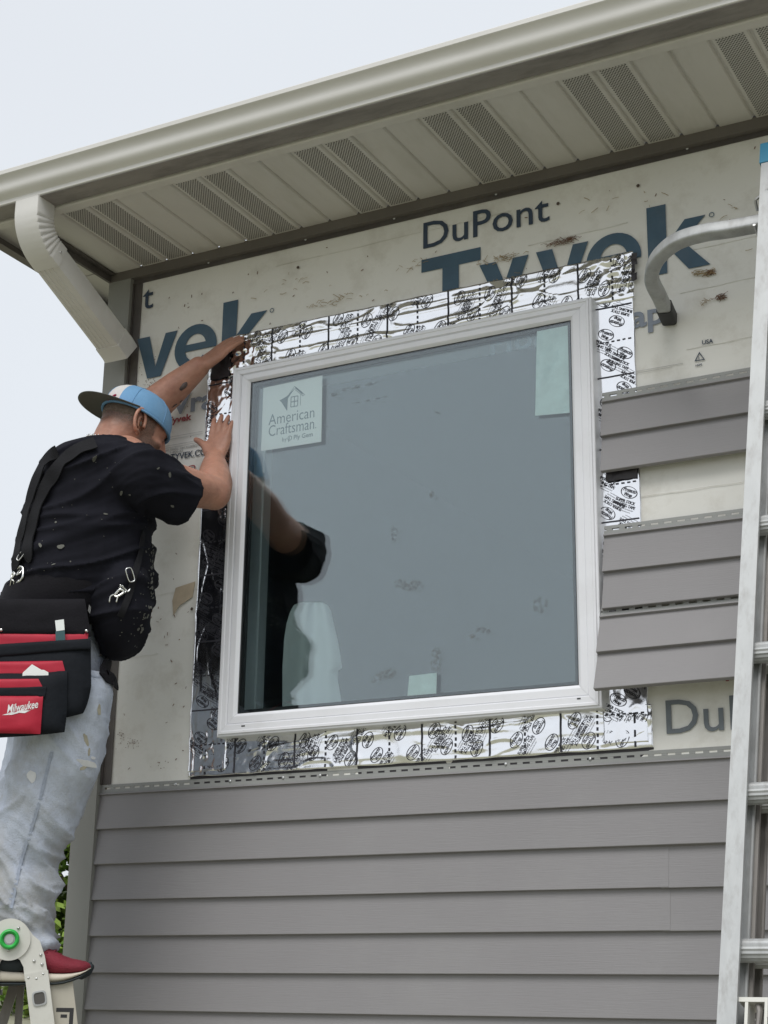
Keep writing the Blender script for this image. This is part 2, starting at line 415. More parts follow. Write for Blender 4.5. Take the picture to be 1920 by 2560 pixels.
def make_tree(name, label, px, dist, height, width, seed, light):
    rnd = random.Random(seed)
    d = ray(px, 2450); d.z = 0; d.normalize()
    base = Vector((CAM.x, CAM.y, 0)) + d * dist; base.z = ground_z(base.x, base.y) - 0.1
    t = thing(name, label, 'tree', base)
    mb = MB()
    mb.tube([base, base + Vector((.1, 0, height * .3)), base + Vector((0, .1, height * .75))], [.09, .07, .03], 9)
    for k in range(7):
        a = k * 2.4; h0 = height * (.22 + .07 * k)
        mb.tube([base + Vector((.05, 0, h0)), base + Vector((math.cos(a) * width * .22, math.sin(a) * width * .22, h0 + height * .12)), base + Vector((math.cos(a) * width * .4, math.sin(a) * width * .4, h0 + height * .18))], [.05, .035, .012], 6)
    mb.build('trunk', M['bark'], t, smooth=60)
    mb = MB()
    clumps = []
    for k in range(120):
        a = rnd.uniform(0, 6.283); hz = rnd.uniform(.02, .98)
        rr = width * .5 * (math.sin(math.pi * min(1, hz * .9 + .12)) ** .6) * math.sqrt(rnd.random())
        clumps.append((base + Vector((math.cos(a) * rr, math.sin(a) * rr, height * hz)), rnd.uniform(.35, .75) * .8, rnd.random()))
    for c, r, q in clumps:
        for i in range(150):
            v = Vector((rnd.gauss(0, 1), rnd.gauss(0, 1), rnd.gauss(0, .8))).normalized() * r * rnd.random() ** .4
            p = c + v; s = rnd.uniform(.07, .14)
            ax = Vector((rnd.uniform(-1, 1), rnd.uniform(-1, 1), rnd.uniform(-.7, .4))).normalized()
            ay = ax.cross(Vector((rnd.uniform(-1, 1), rnd.uniform(-1, 1), rnd.uniform(.2, 1)))).normalized()
            mb.add([p - ax * s, p + ay * s * .5, p + ax * s, p - ay * s * .5], [(0, 1, 2, 3)], 1 if q > light and rnd.random() < .7 else (1 if rnd.random() < .12 else 0))
    mb.build('crown', [M['leaf'], M['leaf_light']], t)
    return t
make_tree('leafy_tree', 'bright green tree seen between the jeans and the house corner', 185, 27, 4.6, 2.8, 3, .22)

# ------------------------------------------------------------------ the house
XC = -1.650          # right edge of the corner post face
XL = -1.735          # outer corner of the house
ZS = 3.900           # soffit level
house = thing('house', 'grey sided house with bare white wrap around the new window', 'house', (0.6, 2.0, 0))

# window opening, wall shell, wrap
WX0, WX1, WZ0, WZ1 = -1.190, -0.075, 2.352, 3.440       # rough opening
mb = MB()
for (a, b, c, d) in ((XL + .012, WX0, 0.05, 3.88), (WX1, 4.2, 0.05, 3.88), (WX0, WX1, 0.05, WZ0), (WX0, WX1, WZ1, 3.88)):
    mb.box(a, b, 0.003, 0.11, c, d)
mb.build('wall', M['sheath'], house)
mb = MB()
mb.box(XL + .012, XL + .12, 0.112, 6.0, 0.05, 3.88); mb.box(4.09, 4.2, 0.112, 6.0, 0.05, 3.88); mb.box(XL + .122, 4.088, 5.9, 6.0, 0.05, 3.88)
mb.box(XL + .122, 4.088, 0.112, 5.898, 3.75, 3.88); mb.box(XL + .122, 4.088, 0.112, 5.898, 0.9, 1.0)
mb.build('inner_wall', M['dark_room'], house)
mb = MB()
NX, NZ = 150, 90
def wrap_y(x, z):
    return -0.0015 - 0.0016 * (noise.noise(Vector((x * 2.2, z * 3.1, 3))) + 0.6 * noise.noise(Vector((x * 9, z * 5, 8))))
def sheet_patch(mb, x0, x1, z0, z1, step=.022):
    nx = max(1, int((x1 - x0) / step)); nz = max(1, int((z1 - z0) / step))
    vs = [(x0 + (x1 - x0) * i / nx, wrap_y(x0 + (x1 - x0) * i / nx, z0 + (z1 - z0) * j / nz), z0 + (z1 - z0) * j / nz) for j in range(nz + 1) for i in range(nx + 1)]
    fs = [(j * (nx + 1) + i, j * (nx + 1) + i + 1, (j + 1) * (nx + 1) + i + 1, (j + 1) * (nx + 1) + i) for j in range(nz) for i in range(nx)]
    mb.add(vs, fs)
for (a, b, c, d) in ((XC + .02, WX0, 2.15, 3.87), (WX1, 1.6, 2.15, 3.87), (WX0, WX1, 2.15, WZ0), (WX0, WX1, WZ1, 3.87)):
    sheet_patch(mb, a, b, c, d)
wrap = mb.build('house_wrap', M['wrap'], house, smooth=180)
YW = -0.0050          # printing sits just proud of the wrap

def stroke_poly(a, b, w0, w1=None):
    w1 = w0 if w1 is None else w1
    return [(a[0] - w0 / 2, a[1]), (a[0] + w0 / 2, a[1]), (b[0] + w1 / 2, b[1]), (b[0] - w1 / 2, b[1])]
def letter_e(mb, x0, x1, z0, z1, t=.0006, y=YW):
    cx, cz, rx, rz = (x0 + x1) / 2, (z0 + z1) / 2, (x1 - x0) / 2, (z1 - z0) / 2
    ix, iz = rx * .50, rz * .58
    N = 30
    def pt(a, ax, az): return (cx + ax * math.cos(a), cz + az * math.sin(a))
    A0, A1 = math.radians(-6), math.radians(318)
    for k in range(N):
        a, b = A0 + (A1 - A0) * k / N, A0 + (A1 - A0) * (k + 1) / N
        plate(mb, [pt(a, rx, rz), pt(b, rx, rz), pt(b, ix, iz), pt(a, ix, iz)], t, y)
    plate(mb, [(cx - rx * .66, cz - rz * .13), (cx + rx * .985, cz - rz * .13), (cx + rx * .97, cz + rz * .17), (cx - rx * .66, cz + rz * .17)], t, y - .0001)
def logo(dx, which):
    mb = MB(); t = .0006
    if 'T' in which:
        plate(mb, [(-.590 + dx, 3.668), (-.398 + dx, 3.668), (-.398 + dx, 3.709), (-.590 + dx, 3.709)], t, YW)
        plate(mb, [(-.521 + dx, 3.505), (-.468 + dx, 3.505), (-.468 + dx, 3.6678), (-.521 + dx, 3.6678)], t, YW)
    if 'y' in which:
        plate(mb, [(-.402 + dx, 3.651), (-.350 + dx, 3.651), (-.296 + dx, 3.508), (-.340 + dx, 3.508)], t, YW)
        plate(mb, [(-.296 + dx, 3.6515), (-.248 + dx, 3.6515), (-.327 + dx, 3.44), (-.374 + dx, 3.44)], t, YW - .0001)
    if 'v' in which:
        plate(mb, [(-.225 + dx, 3.653), (-.176 + dx, 3.653), (-.147 + dx, 3.545), (-.138 + dx, 3.507), (-.176 + dx, 3.507)], t, YW)
        plate(mb, [(-.113 + dx, 3.653), (-.067 + dx, 3.653), (-.124 + dx, 3.507), (-.158 + dx, 3.507)], t, YW - .0001)
    if 'e' in which:
        letter_e(mb, -.074 + dx, .086 + dx, 3.503, 3.660)
    if 'k' in which:
        plate(mb, [(.105 + dx, 3.507), (.157 + dx, 3.507), (.160 + dx, 3.714), (.105 + dx, 3.714)], t, YW)
        plate(mb, [(.1575 + dx, 3.575), (.1575 + dx, 3.590), (.212 + dx, 3.656), (.270 + dx, 3.656), (.205 + dx, 3.590)], t, YW)
        plate(mb, [(.1575 + dx, 3.588), (.203 + dx, 3.5925), (.277 + dx, 3.507), (.217 + dx, 3.507)], t, YW - .0001)
        for a in range(14):
            p = [(.287 + dx + r * math.cos(b), 3.652 + r * math.sin(b)) for r, b in ((.0075, a * .4488), (.0075, (a + 1) * .4488), (.0055, (a + 1) * .4488), (.0055, a * .4488))]
            plate(mb, p, t, YW)
    return mb
for c_ in 'Tyvek': logo(0, c_).build('big_letter', M['print_blue'], wrap)
for c_ in 'vek': logo(-1.395, c_).build('big_letter', M['print_blue'], wrap)
mb = MB(); put_text(mb, 'DuPont', .122, (-.594, YW, 3.745), bold=.003, fit=.412)
mb.build('small_lettering', M['print_navy'], wrap)
mb = MB(); put_text(mb, 't', .122, (-1.607, YW, 3.755), bold=.003)
mb.build('small_lettering', M['print_navy'], wrap)
mb = MB(); put_text(mb, 'DuPont', .122, (.096, YW, 2.258), bold=.003, fit=.412)
mb.build('small_lettering', M['print_grey'], wrap)
mb = MB(); put_text(mb, 'HomeWrap', .092, (-.375, YW, 3.366), bold=.022, fit=.52)
mb.build('wrap_lettering', M['print_pale'], wrap)
mb = MB(); put_text(mb, 'Wrap', .092, (-1.520, YW, 3.366), bold=.022, fit=.27)
mb.build('wrap_lettering', M['print_pale'], wrap)
mb = MB(); put_text(mb, 'Tyvek', .030, (-1.484, YW, 3.338), bold=.02, fit=.094)
mb.build('red_lettering', M['print_red'], wrap)
mb = MB()
for a in range(24):
    p = [(-1.386 + rx * math.cos(b), 3.174 + rz * math.sin(b) + .25 * (rx * math.cos(b))) for rx, rz, b in ((.0205, .0115, a * .2618), (.0205, .0115, (a + 1) * .2618), (.0170, .0085, (a + 1) * .2618), (.0170, .0085, a * .2618))]
    plate(mb, p, .0005, YW)
mb.build('red_oval', M['print_red'], wrap)
mb = MB(); mb.box(.262, .270, YW - .0006, YW, 2.378, 2.394)
mb.build('red_mark', M['print_red'], wrap)
mb = MB(); put_text(mb, 'WWW.TYVEK.COM', .0285, (-1.557, YW, 3.214), bold=.004, fit=.250)
mb.build('fine_lettering', M['print_navy'], wrap)
mb = MB(); put_text(mb, 'USA', .0165, (.243, YW, 3.281), bold=.012)
mb.build('fine_lettering', M['print_navy'], wrap)
mb = MB(); put_text(mb, '2', .010, (.2305, YW, 3.2415), bold=.0); put_text(mb, 'HDPE', .0075, (.2225, YW, 3.2225), bold=.0)
tri = [(.235 + .0165 * math.cos(math.pi / 2 + k * 2.0944), 3.2455 + .0165 * math.sin(math.pi / 2 + k * 2.0944)) for k in range(3)]
tri2 = [(.235 + .0120 * math.cos(math.pi / 2 + k * 2.0944), 3.2455 + .0120 * math.sin(math.pi / 2 + k * 2.0944)) for k in range(3)]
for k in range(3):
    plate(mb, [tri[k], tri[(k + 1) % 3], tri2[(k + 1) % 3], tri2[k]], .0006, YW)
mb.build('recycling_mark', M['print_navy'], wrap)
mb = MB()
for z in (3.292, 3.284, 3.264, 3.2565):
    mb.box(-1.555, -1.345, YW - .0005, YW, z, z + .0010)
put_text(mb, 'Spunbonded Olefin. See installation', .0095, (-1.535, YW, 3.2475), fit=.185)
put_text(mb, 'guidelines - 1-800-44', .0095, (-1.535, YW, 3.2375), fit=.12)
mb.box(.06, .19, YW - .0005, YW, 3.2375, 3.2386); mb.box(.06, .16, YW - .0005, YW, 3.2325, 3.2333)
mb.build('faint_lettering', M['print_faint'], wrap, kind='stuff')

# crease lines, mud-dauber remains and straws stuck to the wrap
for (x0, z0, x1, z1) in ((-1.60, 2.782, -1.335, 2.790), (-1.6, 2.60, -1.47, 2.602), (.06, 2.885, .37, 2.888), (.2, 3.275, .5, 3.282), (.19, 3.44, .47, 3.447), (-.25, 3.68, .05, 3.684), (-1.1, 3.80, -.3, 3.803), (.18, 3.56, .5, 3.563)):
    mb = MB(); mb.tube([(x0 + (x1 - x0) * k / 8, -.0040 - .0008 * math.sin(k * 2.1), z0 + (z1 - z0) * k / 8 + .001 * math.sin(k * 1.7)) for k in range(9)], .0007, 5)
    mb.build('crease', M['wrap'], wrap, smooth=180)
def nest(cx, cz, w, h, n, seed, m='nest'):
    rnd = random.Random(seed); mb = MB()
    for i in range(n):
        x = cx + rnd.gauss(0, w / 2.4); z = cz + rnd.gauss(0, h / 2.4); a = rnd.gauss(0, .5); l = rnd.uniform(.003, .012)
        y = -.006 - rnd.random() * .004
        mb.tube([(x - l * math.cos(a), y, z - l * math.sin(a)), (x, y - .002, z + rnd.uniform(-.004, .004)), (x + l * math.cos(a), y, z + l * math.sin(a))], rnd.uniform(.0005, .0010), 4)
    return mb
nest(-.140, 3.668, .05, .010, 60, 1).build('mud_nest', M['nest'], wrap, kind='stuff')
for k, (x, z, w, h, n_) in enumerate(((.27, 3.482, .035, .012, 26), (.245, 3.488, .02, .006, 14), (-.9, 3.635, .13, .02, 34), (-.33, 3.655, .10, .018, 38), (-.62, 3.70, .06, .03, 12), (-1.0, 3.72, .2, .04, 12), (-.32, 3.58, .1, .03, 20), (.03, 3.75, .15, .04, 9), (.33, 3.60, .08, .1, 7), (.26, 3.40, .03, .01, 9))):
    nest(x, z, w, h, n_, 10 + k, 'straw').build('straw', M['straw'], wrap, kind='stuff')
nest(.302, 3.405, .02, .008, 30, 40).build('mud_nest', M['nest'], wrap, kind='stuff')
nest(.274, 3.481, .012, .006, 25, 41).build('mud_nest', M['nest'], wrap, kind='stuff')
rnd = random.Random(5); mb = MB()
for i in range(80):
    x = rnd.uniform(-1.58, -1.34) if i % 3 else rnd.uniform(-1.5, .5); z = rnd.uniform(2.26, 3.8) if i % 3 else rnd.uniform(3.6, 3.83)
    l = rnd.uniform(.001, .005); a = rnd.uniform(0, 3.14)
    mb.obox((x, -.0045, z), Vector((math.cos(a) * l, 0, math.sin(a) * l)), Vector((0, .0005, 0)), Vector((-math.sin(a), 0, math.cos(a))) * rnd.uniform(.0005, .0012))
for (cx, cz, w, h, n_) in ((-1.545, 2.335, .05, .03, 34), (-1.585, 2.36, .02, .03, 18), (-1.43, 2.27, .04, .03, 8), (-1.57, 3.56, .05, .05, 26), (-1.52, 3.44, .05, .03, 30), (-1.56, 3.49, .05, .03, 30)):
    for i in range(n_):
        mb.sphere((rnd.gauss(cx, w / 2.5), -.004, rnd.gauss(cz, h / 2.5)), (rnd.uniform(.0006, .0022), .0006, rnd.uniform(.0005, .0016)), 6, 4)
mb.build('dirt_speck', M['nest'], wrap, kind='stuff')
# a tan patch of peeled wrap below the man's arm, nail heads
mb = MB(); plate(mb, [(-1.415, 2.80), (-1.345, 2.812), (-1.352, 2.765), (-1.40, 2.742), (-1.418, 2.715), (-1.425, 2.76)], .001, -.0048)
mb.build('tape_patch', mat('tan_adhesive_residue', (0.46, 0.38, 0.28), 0.8, var=.15, vs=30), wrap)
nail = MB().sphere((0, 0, 0), (.005, .0022, .005), 10, 6).mesh('nail_head', M['rustnail'], 180)
for (x, z) in ((-.155, 3.791), (.084, 3.789), (-1.018, 3.778), (-1.352, 2.728), (.276, 3.480), (-1.405, 3.05)):
    new_obj('nail_head', nail, wrap, (x, -.006, z))

# ------------------------------------------------------------------ flashing tape round the opening
def foil_h(x, z, along, seed, amp):
    u, w = (x, z) if along == 'x' else (z, x)
    p = Vector((u * 2.0, w * 26.0, seed))
    a = 1 - abs(noise.noise(p)) * 2
    b = noise.noise(Vector((u * 9, w * 60, seed + 5)))
    c = noise.noise(Vector((u * 45, w * 70, seed + 9)))
    e = noise.noise(Vector((u * 1.6, w * 9, seed + 2)))
    return amp * (max(0, a) ** 3 * 1.3 + 1.5 * max(0, 1 - abs(noise.noise(Vector((u * 6.5, w * 16, seed + 31)))) * 9) ** 2 + .30 * b + .05 * c + .8 * e)
class Tape:
    def __init__(s, x0, x1, z0, z1, along, seed, base, amp, crumple=None):
        s.x0, s.x1, s.z0, s.z1, s.al, s.seed, s.base, s.amp, s.cr = x0, x1, z0, z1, along, seed, base, amp, crumple
    def h(s, x, z):
        q = foil_h(x, z, s.al, s.seed, s.amp)
        if s.cr:
            for (cx, cz, r, k) in s.cr:
                d = math.hypot(x - cx, z - cz) / r
                if d < 1: q += k * (1 - d) * noise.noise(Vector((x * 55, z * 55, s.seed + 20)))
        return s.base + q
    def build(s, parent, m='foil', step=.0042):
        nx = int((s.x1 - s.x0) / step); nz = int((s.z1 - s.z0) / step); vs = []; fs = []
        for j in range(nz + 1):
            for i in range(nx + 1):
                x = s.x0 + (s.x1 - s.x0) * i / nx; z = s.z0 + (s.z1 - s.z0) * j / nz
                ex = 0.003 * noise.noise(Vector((x * 20, z * 20, s.seed)))
                if i in (0, nx): x += ex
                if j in (0, nz): z += ex
                vs.append((x, -s.h(x, z), z))
        fs = [(j * (nx + 1) + i, j * (nx + 1) + i + 1, (j + 1) * (nx + 1) + i + 1, (j + 1) * (nx + 1) + i) for j in range(nz) for i in range(nx)]
        b = len(vs)
        edge = [i for i in range(nx + 1)] + [j * (nx + 1) + nx for j in range(1, nz + 1)] + [nz * (nx + 1) + i for i in range(nx - 1, -1, -1)] + [j * (nx + 1) for j in range(nz - 1, 0, -1)]
        vs += [(vs[e][0], -0.001, vs[e][2]) for e in edge]
        n = len(edge)
        fs += [(edge[k], edge[(k + 1) % n], b + (k + 1) % n, b + k) for k in range(n)]
        mb = MB().add(vs, fs)
        s.o = mb.build('flashing_tape', M[m], parent, smooth=180)
        return s.o
    def lay(s, mb, vs, fs, org, ang, k=1.0):
        c, q = math.cos(ang), math.sin(ang); out = []
        for (x, y, _) in vs:
            X = org[0] + k * (x * c - y * q); Z = org[1] + k * (x * q + y * c)
            X = min(s.x1 - .001, max(s.x0 + .001, X)); Z = min(s.z1 - .001, max(s.z0 + .001, Z))
            out.append((X, -s.h(X, Z) - .0011, Z))
        mb.add(out, fs)
    def bar(s, mb, a, b, w, dash=None):
        L = math.hypot(b[0] - a[0], b[1] - a[1]); ang = math.atan2(b[1] - a[1], b[0] - a[0])
        segs = [(0, L)] if not dash else [(t, min(L, t + dash * .55)) for t in [i * dash for i in range(int(L / dash) + 1)]]
        for t0, t1 in segs:
            n = max(1, int((t1 - t0) / .004))
            vs = [(t0 + (t1 - t0) * i / n, y, 0) for y in (-w / 2, w / 2) for i in range(n + 1)]
            s.lay(mb, vs, [(i, i + 1, n + 2 + i, n + 1 + i) for i in range(n)], a, ang)
    def stamp(s, mb, org, ang):
        org = (org[0] + random.uniform(-.012, .012), org[1] + random.uniform(-.010, .010)); ang += random.uniform(-.12, .12)
        """oval maker's mark with two lines of capitals and small print below"""
        rx, rz, N = .0240, .0160, 28
        vs = [(a * rx * math.cos(6.2832 * i / N), a * rz * math.sin(6.2832 * i / N), 0) for a in (1, .91) for i in range(N)]
        s.lay(mb, vs, [(i, (i + 1) % N, N + (i + 1) % N, N + i) for i in range(N)], org, ang)
        for t, sz, fit, dx, dy, sh in (('Protecto', .0150, .038, -.0190, .0010, .25), ('Wrap', .0150, .024, -.0130, -.0115, .25), ('SUPER STICK', .0115, .058, -.029, -.0290, 0), ('BUILDING TAPE', .0115, .066, -.033, -.0400, 0), ('WITH SUPER STICK TECHNOLOGY', .0045, .062, -.031, -.0465, 0), ('www.protectowrap.com', .0045, .048, -.024, -.0525, 0)):
            vs, fs = text_geo(t, sz, .022 if sz > .006 else 0, sh, 0)
            m = fit / max(v[0] for v in vs)
            vs = [(x * m + dx, y + dy, 0) for x, y, z in vs]
            s.lay(mb, vs, fs, org, ang)
tapes = [
    Tape(-1.330, .069, 2.226, 2.336, 'x', 11, .0085, .0021, [(-1.28, 2.27, .09, .004), (-1.1, 2.27, .12, .003)]),
    Tape(-1.332, -1.204, 2.240, 3.500, 'z', 23, .0105, .0014, [(-1.26, 2.30, .10, .004), (-1.25, 3.43, .12, .005)]),
    Tape(-.058, .060, 2.240, 3.560, 'z', 31, .0105, .0008, [(0.0, 2.95, .05, .004), (0.0, 2.40, .08, .003)]),
    Tape(-1.252, .063, 3.452, 3.588, 'x', 47, .0135, .0021, [(0.02, 3.55, .14, .008), (-1.22, 3.53, .15, .009), (-.7, 3.585, .04, .005), (-.3, 3.58, .05, .005), (-1.0, 3.585, .06, .006)]),
]
for t in tapes: t.build(house)
r90 = math.pi / 2
for ti, t in enumerate(tapes):
    mb = MB(); k = 0
    if t.al == 'x':
        x = t.x0 + .055
        while x < t.x1 - .02:
            t.bar(mb, (x, t.z0 + .003), (x, t.z1 - .003), .0054, None if k % 2 else .016)
            fl = math.pi if k % 4 in (1, 2) else 0
            t.stamp(mb, (x + .030, t.z1 - .026 - .006 * (k % 3)), 1.02 + fl)
            t.stamp(mb, (x + .072, t.z0 + .028 + .008 * (k % 2)), .98 + math.pi - fl)
            x += .100; k += 1
    else:
        z = t.z0 + .075
        while z < t.z1 - .03:
            t.bar(mb, (t.x0 + .004, z), (t.x1 - .004, z), .0042, None if k % 2 else .016)
            t.stamp(mb, (t.x1 - .040, z + .064), -.55 if k % 2 else -.55 + math.pi)
            t.stamp(mb, (t.x0 + .030, z + .030), -.55 + (math.pi if k % 2 else 0))
            z += .102; k += 1
    mb.build('printing', M['foil_print'], t.o, kind='stuff')
# dark backing showing at the curled corners and, with hand shade coloured in, at the left
def curl(x0, x1, z0, z1, seed):
    n = 14; mb = MB()
    vs = []
    for j in range(n + 1):
        for i in range(n + 1):
            x = x0 + (x1 - x0) * i / n; z = z0 + (z1 - z0) * j / n
            vs.append((x + .004 * noise.noise(Vector((z * 40, seed, 0))), -.016 - .007 * abs(noise.noise(Vector((x * 30, z * 30, seed)))), z + .003 * noise.noise(Vector((x * 40, seed, 4)))))
    mb.add(vs, [(j * (n + 1) + i, j * (n + 1) + i + 1, (j + 1) * (n + 1) + i + 1, (j + 1) * (n + 1) + i) for j in range(n) for i in range(n)])
    mb.build('backing_and_shade', M['tape_back_and_shade'], house, smooth=180)
curl(.062, .078, 3.545, 3.580, 1); curl(.060, .076, 3.500, 3.522, 2); curl(.060, .070, 3.52, 3.548, 5)
curl(-1.318, -1.245, 3.452, 3.545, 3); curl(-.030, .056, 2.935, 2.962, 4)

# ------------------------------------------------------------------ siding
S = .1016
PROF = [(-.0020, .0040), (-.0105, .0030), (-.0115, -.0005), (-.0040, -.0030), (-.0060, -.020), (-.0165, -.1012), (-.0160, -.1024), (-.0045, -.1034), (-.0060, -.121), (-.0165, -.2026), (-.0158, -.2040), (-.0035, -.2050)]
def siding(mb, x0, x1, ztop, hem, wav=0.0, xf=None, seed=0, slots=True, slope=0.0):
    nx = max(1, int((x1 - x0) / .12)); rs = []
    th = .0013
    for i in range(nx + 1):
        x = x0 + (x1 - x0) * i / nx
        wob = wav * noise.noise(Vector((x * 1.7, ztop * 9, seed)))
        front = [(y + wob * .8, z + wob * .4) for y, z in PROF]
        back = [(y + th, z) for y, z in front[::-1]]
        ring = [Vector((x, y, z + slope * (x - x0))) for y, z in front + back]
        rs.append(ring)
    add = MB(); add.rings(rs, True, True, 0)
    if hem:
        add.box(x0, x1, -.0034, -.0020, .0042, .0150, 1)
        add.box(x0, x1, -.0034, -.0020, .0205, .0290, 1)
        x = x0 + .006; q = .0355
        while x < x1 - .016:
            add.box(x, x + .0155, -.0034, -.0020, .0152, .0203, 1); x += q
        if slope:
            for i in range(len(rs) * len(rs[0]), len(add.v)):
                v = add.v[i]; add.v[i] = (v[0], v[1], v[2] + slope * (v[0] - x0))
    vs = [Vector(v) for v in add.v]
    if xf: vs = [xf(v) for v in vs]
    b = [Vector((v.x, v.y, v.z + ztop)) for v in vs]
    mb.add(b, [], 0); off = len(mb.v) - len(b)
    for f, mi in zip(add.f, add.m):
        mb.f.append(tuple(i + off for i in f)); mb.m.append(mi)
    return mb
ZL = 2.190
row = 0; z = ZL
while z > .3:
    breaks = {0: [], 1: [.099], 2: [-4], 3: [1.35], 4: [.4]}.get(row, [])
    xa = XC - .006
    pieces = []
    for b in [q for q in breaks if q > xa] + [4.19]:
        pieces.append((xa, b)); xa = b - .02
    for k, (a, b) in enumerate(pieces):
        mb = MB()
        siding(mb, a, b, z, row == 0, .0008, (lambda v, k=k: Vector((v.x, v.y + (.0009 if k else 0), v.z - (.0012 if k else 0)))) , row * 3 + k)
        mb.build('siding_panel', [M['siding'], M['hem']], house)
    row += 1; z -= 2 * S
# three cut lengths still fixed to the right of the window; the lowest swings out in front of the frame
def tilt(a, dy=0):
    ca, sa = math.cos(a), math.sin(a)
    return lambda v: Vector((v.x, v.y * ca + v.z * sa * 1.0 + dy, v.z * ca - v.y * sa))
for (zt, a, dy, x0, sl, lab) in ((3.160, .075, -.012, -.036, .004, 'highest short siding length beside the window'), (2.785, .10, -.014, -.040, -.002, 'middle short siding length beside the window'), (2.560, .25, -.040, -.047, .002, 'loose siding length swung out over the window frame')):
    mb = MB(); siding(mb, x0, 1.10, zt, True, .0012, tilt(a, dy), int(zt * 10), True, sl)
    mb.build('siding_panel', [M['siding'], M['hem']], house, label=lab)
# side wall of the house round the corner
z = 3.80; k = 0
while z > .3:
    mb = MB(); siding(mb, .10, 5.9, z, False, .001, None, 50 + k)
    mb.v = [(XL + .012 + v[1], v[0], v[2]) for v in mb.v]
    mb.build('siding_panel', [M['siding'], M['hem']], house); z -= 2 * S; k += 1
mb = MB(); mb.box(-1.33, .07, -.0019, -.0016, 2.198, 2.232)  # thin black strip added as the shade seen through the hem slots
mb.build('backing_and_shade', M['tape_back_and_shade'], house)
# nails in the hem
hn = MB().sphere((0, 0, 0), (.0042, .0022, .0042), 10, 6).mesh('nail_head', M['nailhead'], 180)
for (px, py) in ((708, 1930), (800, 1929), (575, 1957), (1264, 1900), (1475, 1889), (440, 1948)):
    p = at(px, py, -.005); new_obj('nail_head', hn, house, (p.x, -.0050, ZL + .0178))
for (px, py) in ((1240, 512), (985, 573), (763, 624), (520, 680), (1719, 393)):
    p = at(px, py, -.006); new_obj('nail_head', hn, house, (p.x, -.0060, 3.868))

# corner post
mb = MB()
pp = [(XL, .10), (XL, -.022), (XC, -.022), (XC, -.0045), (XC - .010, -.0045), (XC - .010, -.013), (XL + .012, -.013), (XL + .012, .10)]
mb.prism([(x, y, .3) for x, y in pp], (0, 0, 3.565))
mb.build('corner_post', M['post'], house)
mb = MB(); mb.prism([(x, y, 3.700) for x, y in [(XL - .0015, .10), (XL - .0015, -.0235), (XC + .0015, -.0235), (XC + .0015, -.0045), (XC + .0003, -.0045), (XC + .0003, -.0222), (XL - .0003, -.0222), (XL - .0003, .10)]], (0, 0, .168))
mb.build('corner_post', M['post'], house, label='short sleeve over the top of the corner trim')
mb = MB(); mb.box(XC - .008, XC + .036, -.0036, -.0024, 2.22, 3.852); mb.box(XC + .001, XC + .006, -.0100, -.0037, 2.22, 3.852); mb.box(XC + .028, XC + .0365, -.0050, -.0037, 2.22, 3.852)
mb.build('corner_flange', M['taupe_dark'], house)

# ------------------------------------------------------------------ soffit, fascia, gutter
mb = MB()
mb.box(XL, 4.2, -.0225, -.0205, ZS - .032, ZS + .004); mb.box(XL, 4.2, -.0205, -.0040, ZS - .032, ZS - .030)
mb.box(XL, 4.2, -.0245, -.0225, ZS - .0325, ZS - .027)
mb.build('soffit_channel', M['taupe'], house)
mb = MB()
mb.box(XC, 4.2, -.0046, -.0034, ZS - .0300, ZS - .022); mb.box(XC, 4.2, -.0046, -.0034, ZS - .0405, ZS - .036); mb.box(XC, 4.2, -.0060, -.0034, ZS - .0485, ZS - .0408)
x = XC + .01
mb.box(XC, 4.2, -.0040, -.0034, ZS - .036, ZS - .030)
while x < 4.1:
    mb.box(x, x + .017, -.0046, -.0040, ZS - .036, ZS - .030); x += .036
mb.build('channel_flange', M['taupe_dark'], house)
PW = .10155; X0S = -1.610
def groove(i): return X0S + PW * i
for q in range(-1, 15):
    base = q * 4
    x0 = groove(base); x1 = groove(base + 4)
    if q == -1: x0, x1 = XL, groove(0)
    mb = MB(); holes = MB()
    strips = range(base, base + 4) if q >= 0 else (-1,)
    for i in strips:
        a, b = (groove(i) if i >= 0 else XL + .003), groove(i + 1)
        # flat strip between two rounded grooves
        prof = [(a + .0005, ZS + .009), (a + .004, ZS + .0085), (a + .0075, ZS + .001), (a + .0095, ZS), (b - .0065, ZS), (b - .0045, ZS + .001), (b - .0012, ZS + .0085), (b + .0005, ZS + .009)]
        poly = [(x, -.455, z) for x, z in prof] + [(x, -.455, z + .0015) for x, z in prof[::-1]]
        mb.prism(poly, (0, .433, 0))
        if i >= 0 and i % 4 in (0, 1):
            y = -.425; r = 0
            while y < -.030:
                x = a + .0185 + (.0042 if r % 2 else 0)
                while x < b - .0150:
                    holes.add([(x - .0027, y, ZS - .0006), (x, y - .0032, ZS - .0006), (x + .0027, y, ZS - .0006), (x, y + .0032, ZS - .0006)], [(0, 1, 2, 3)])
                    x += .0084
                y += .0056; r += 1
    so = mb.build('soffit_panel', M['soffit'], house, smooth=40)
    if holes.v: holes.build('perforations', M['hole'], so, kind='stuff')
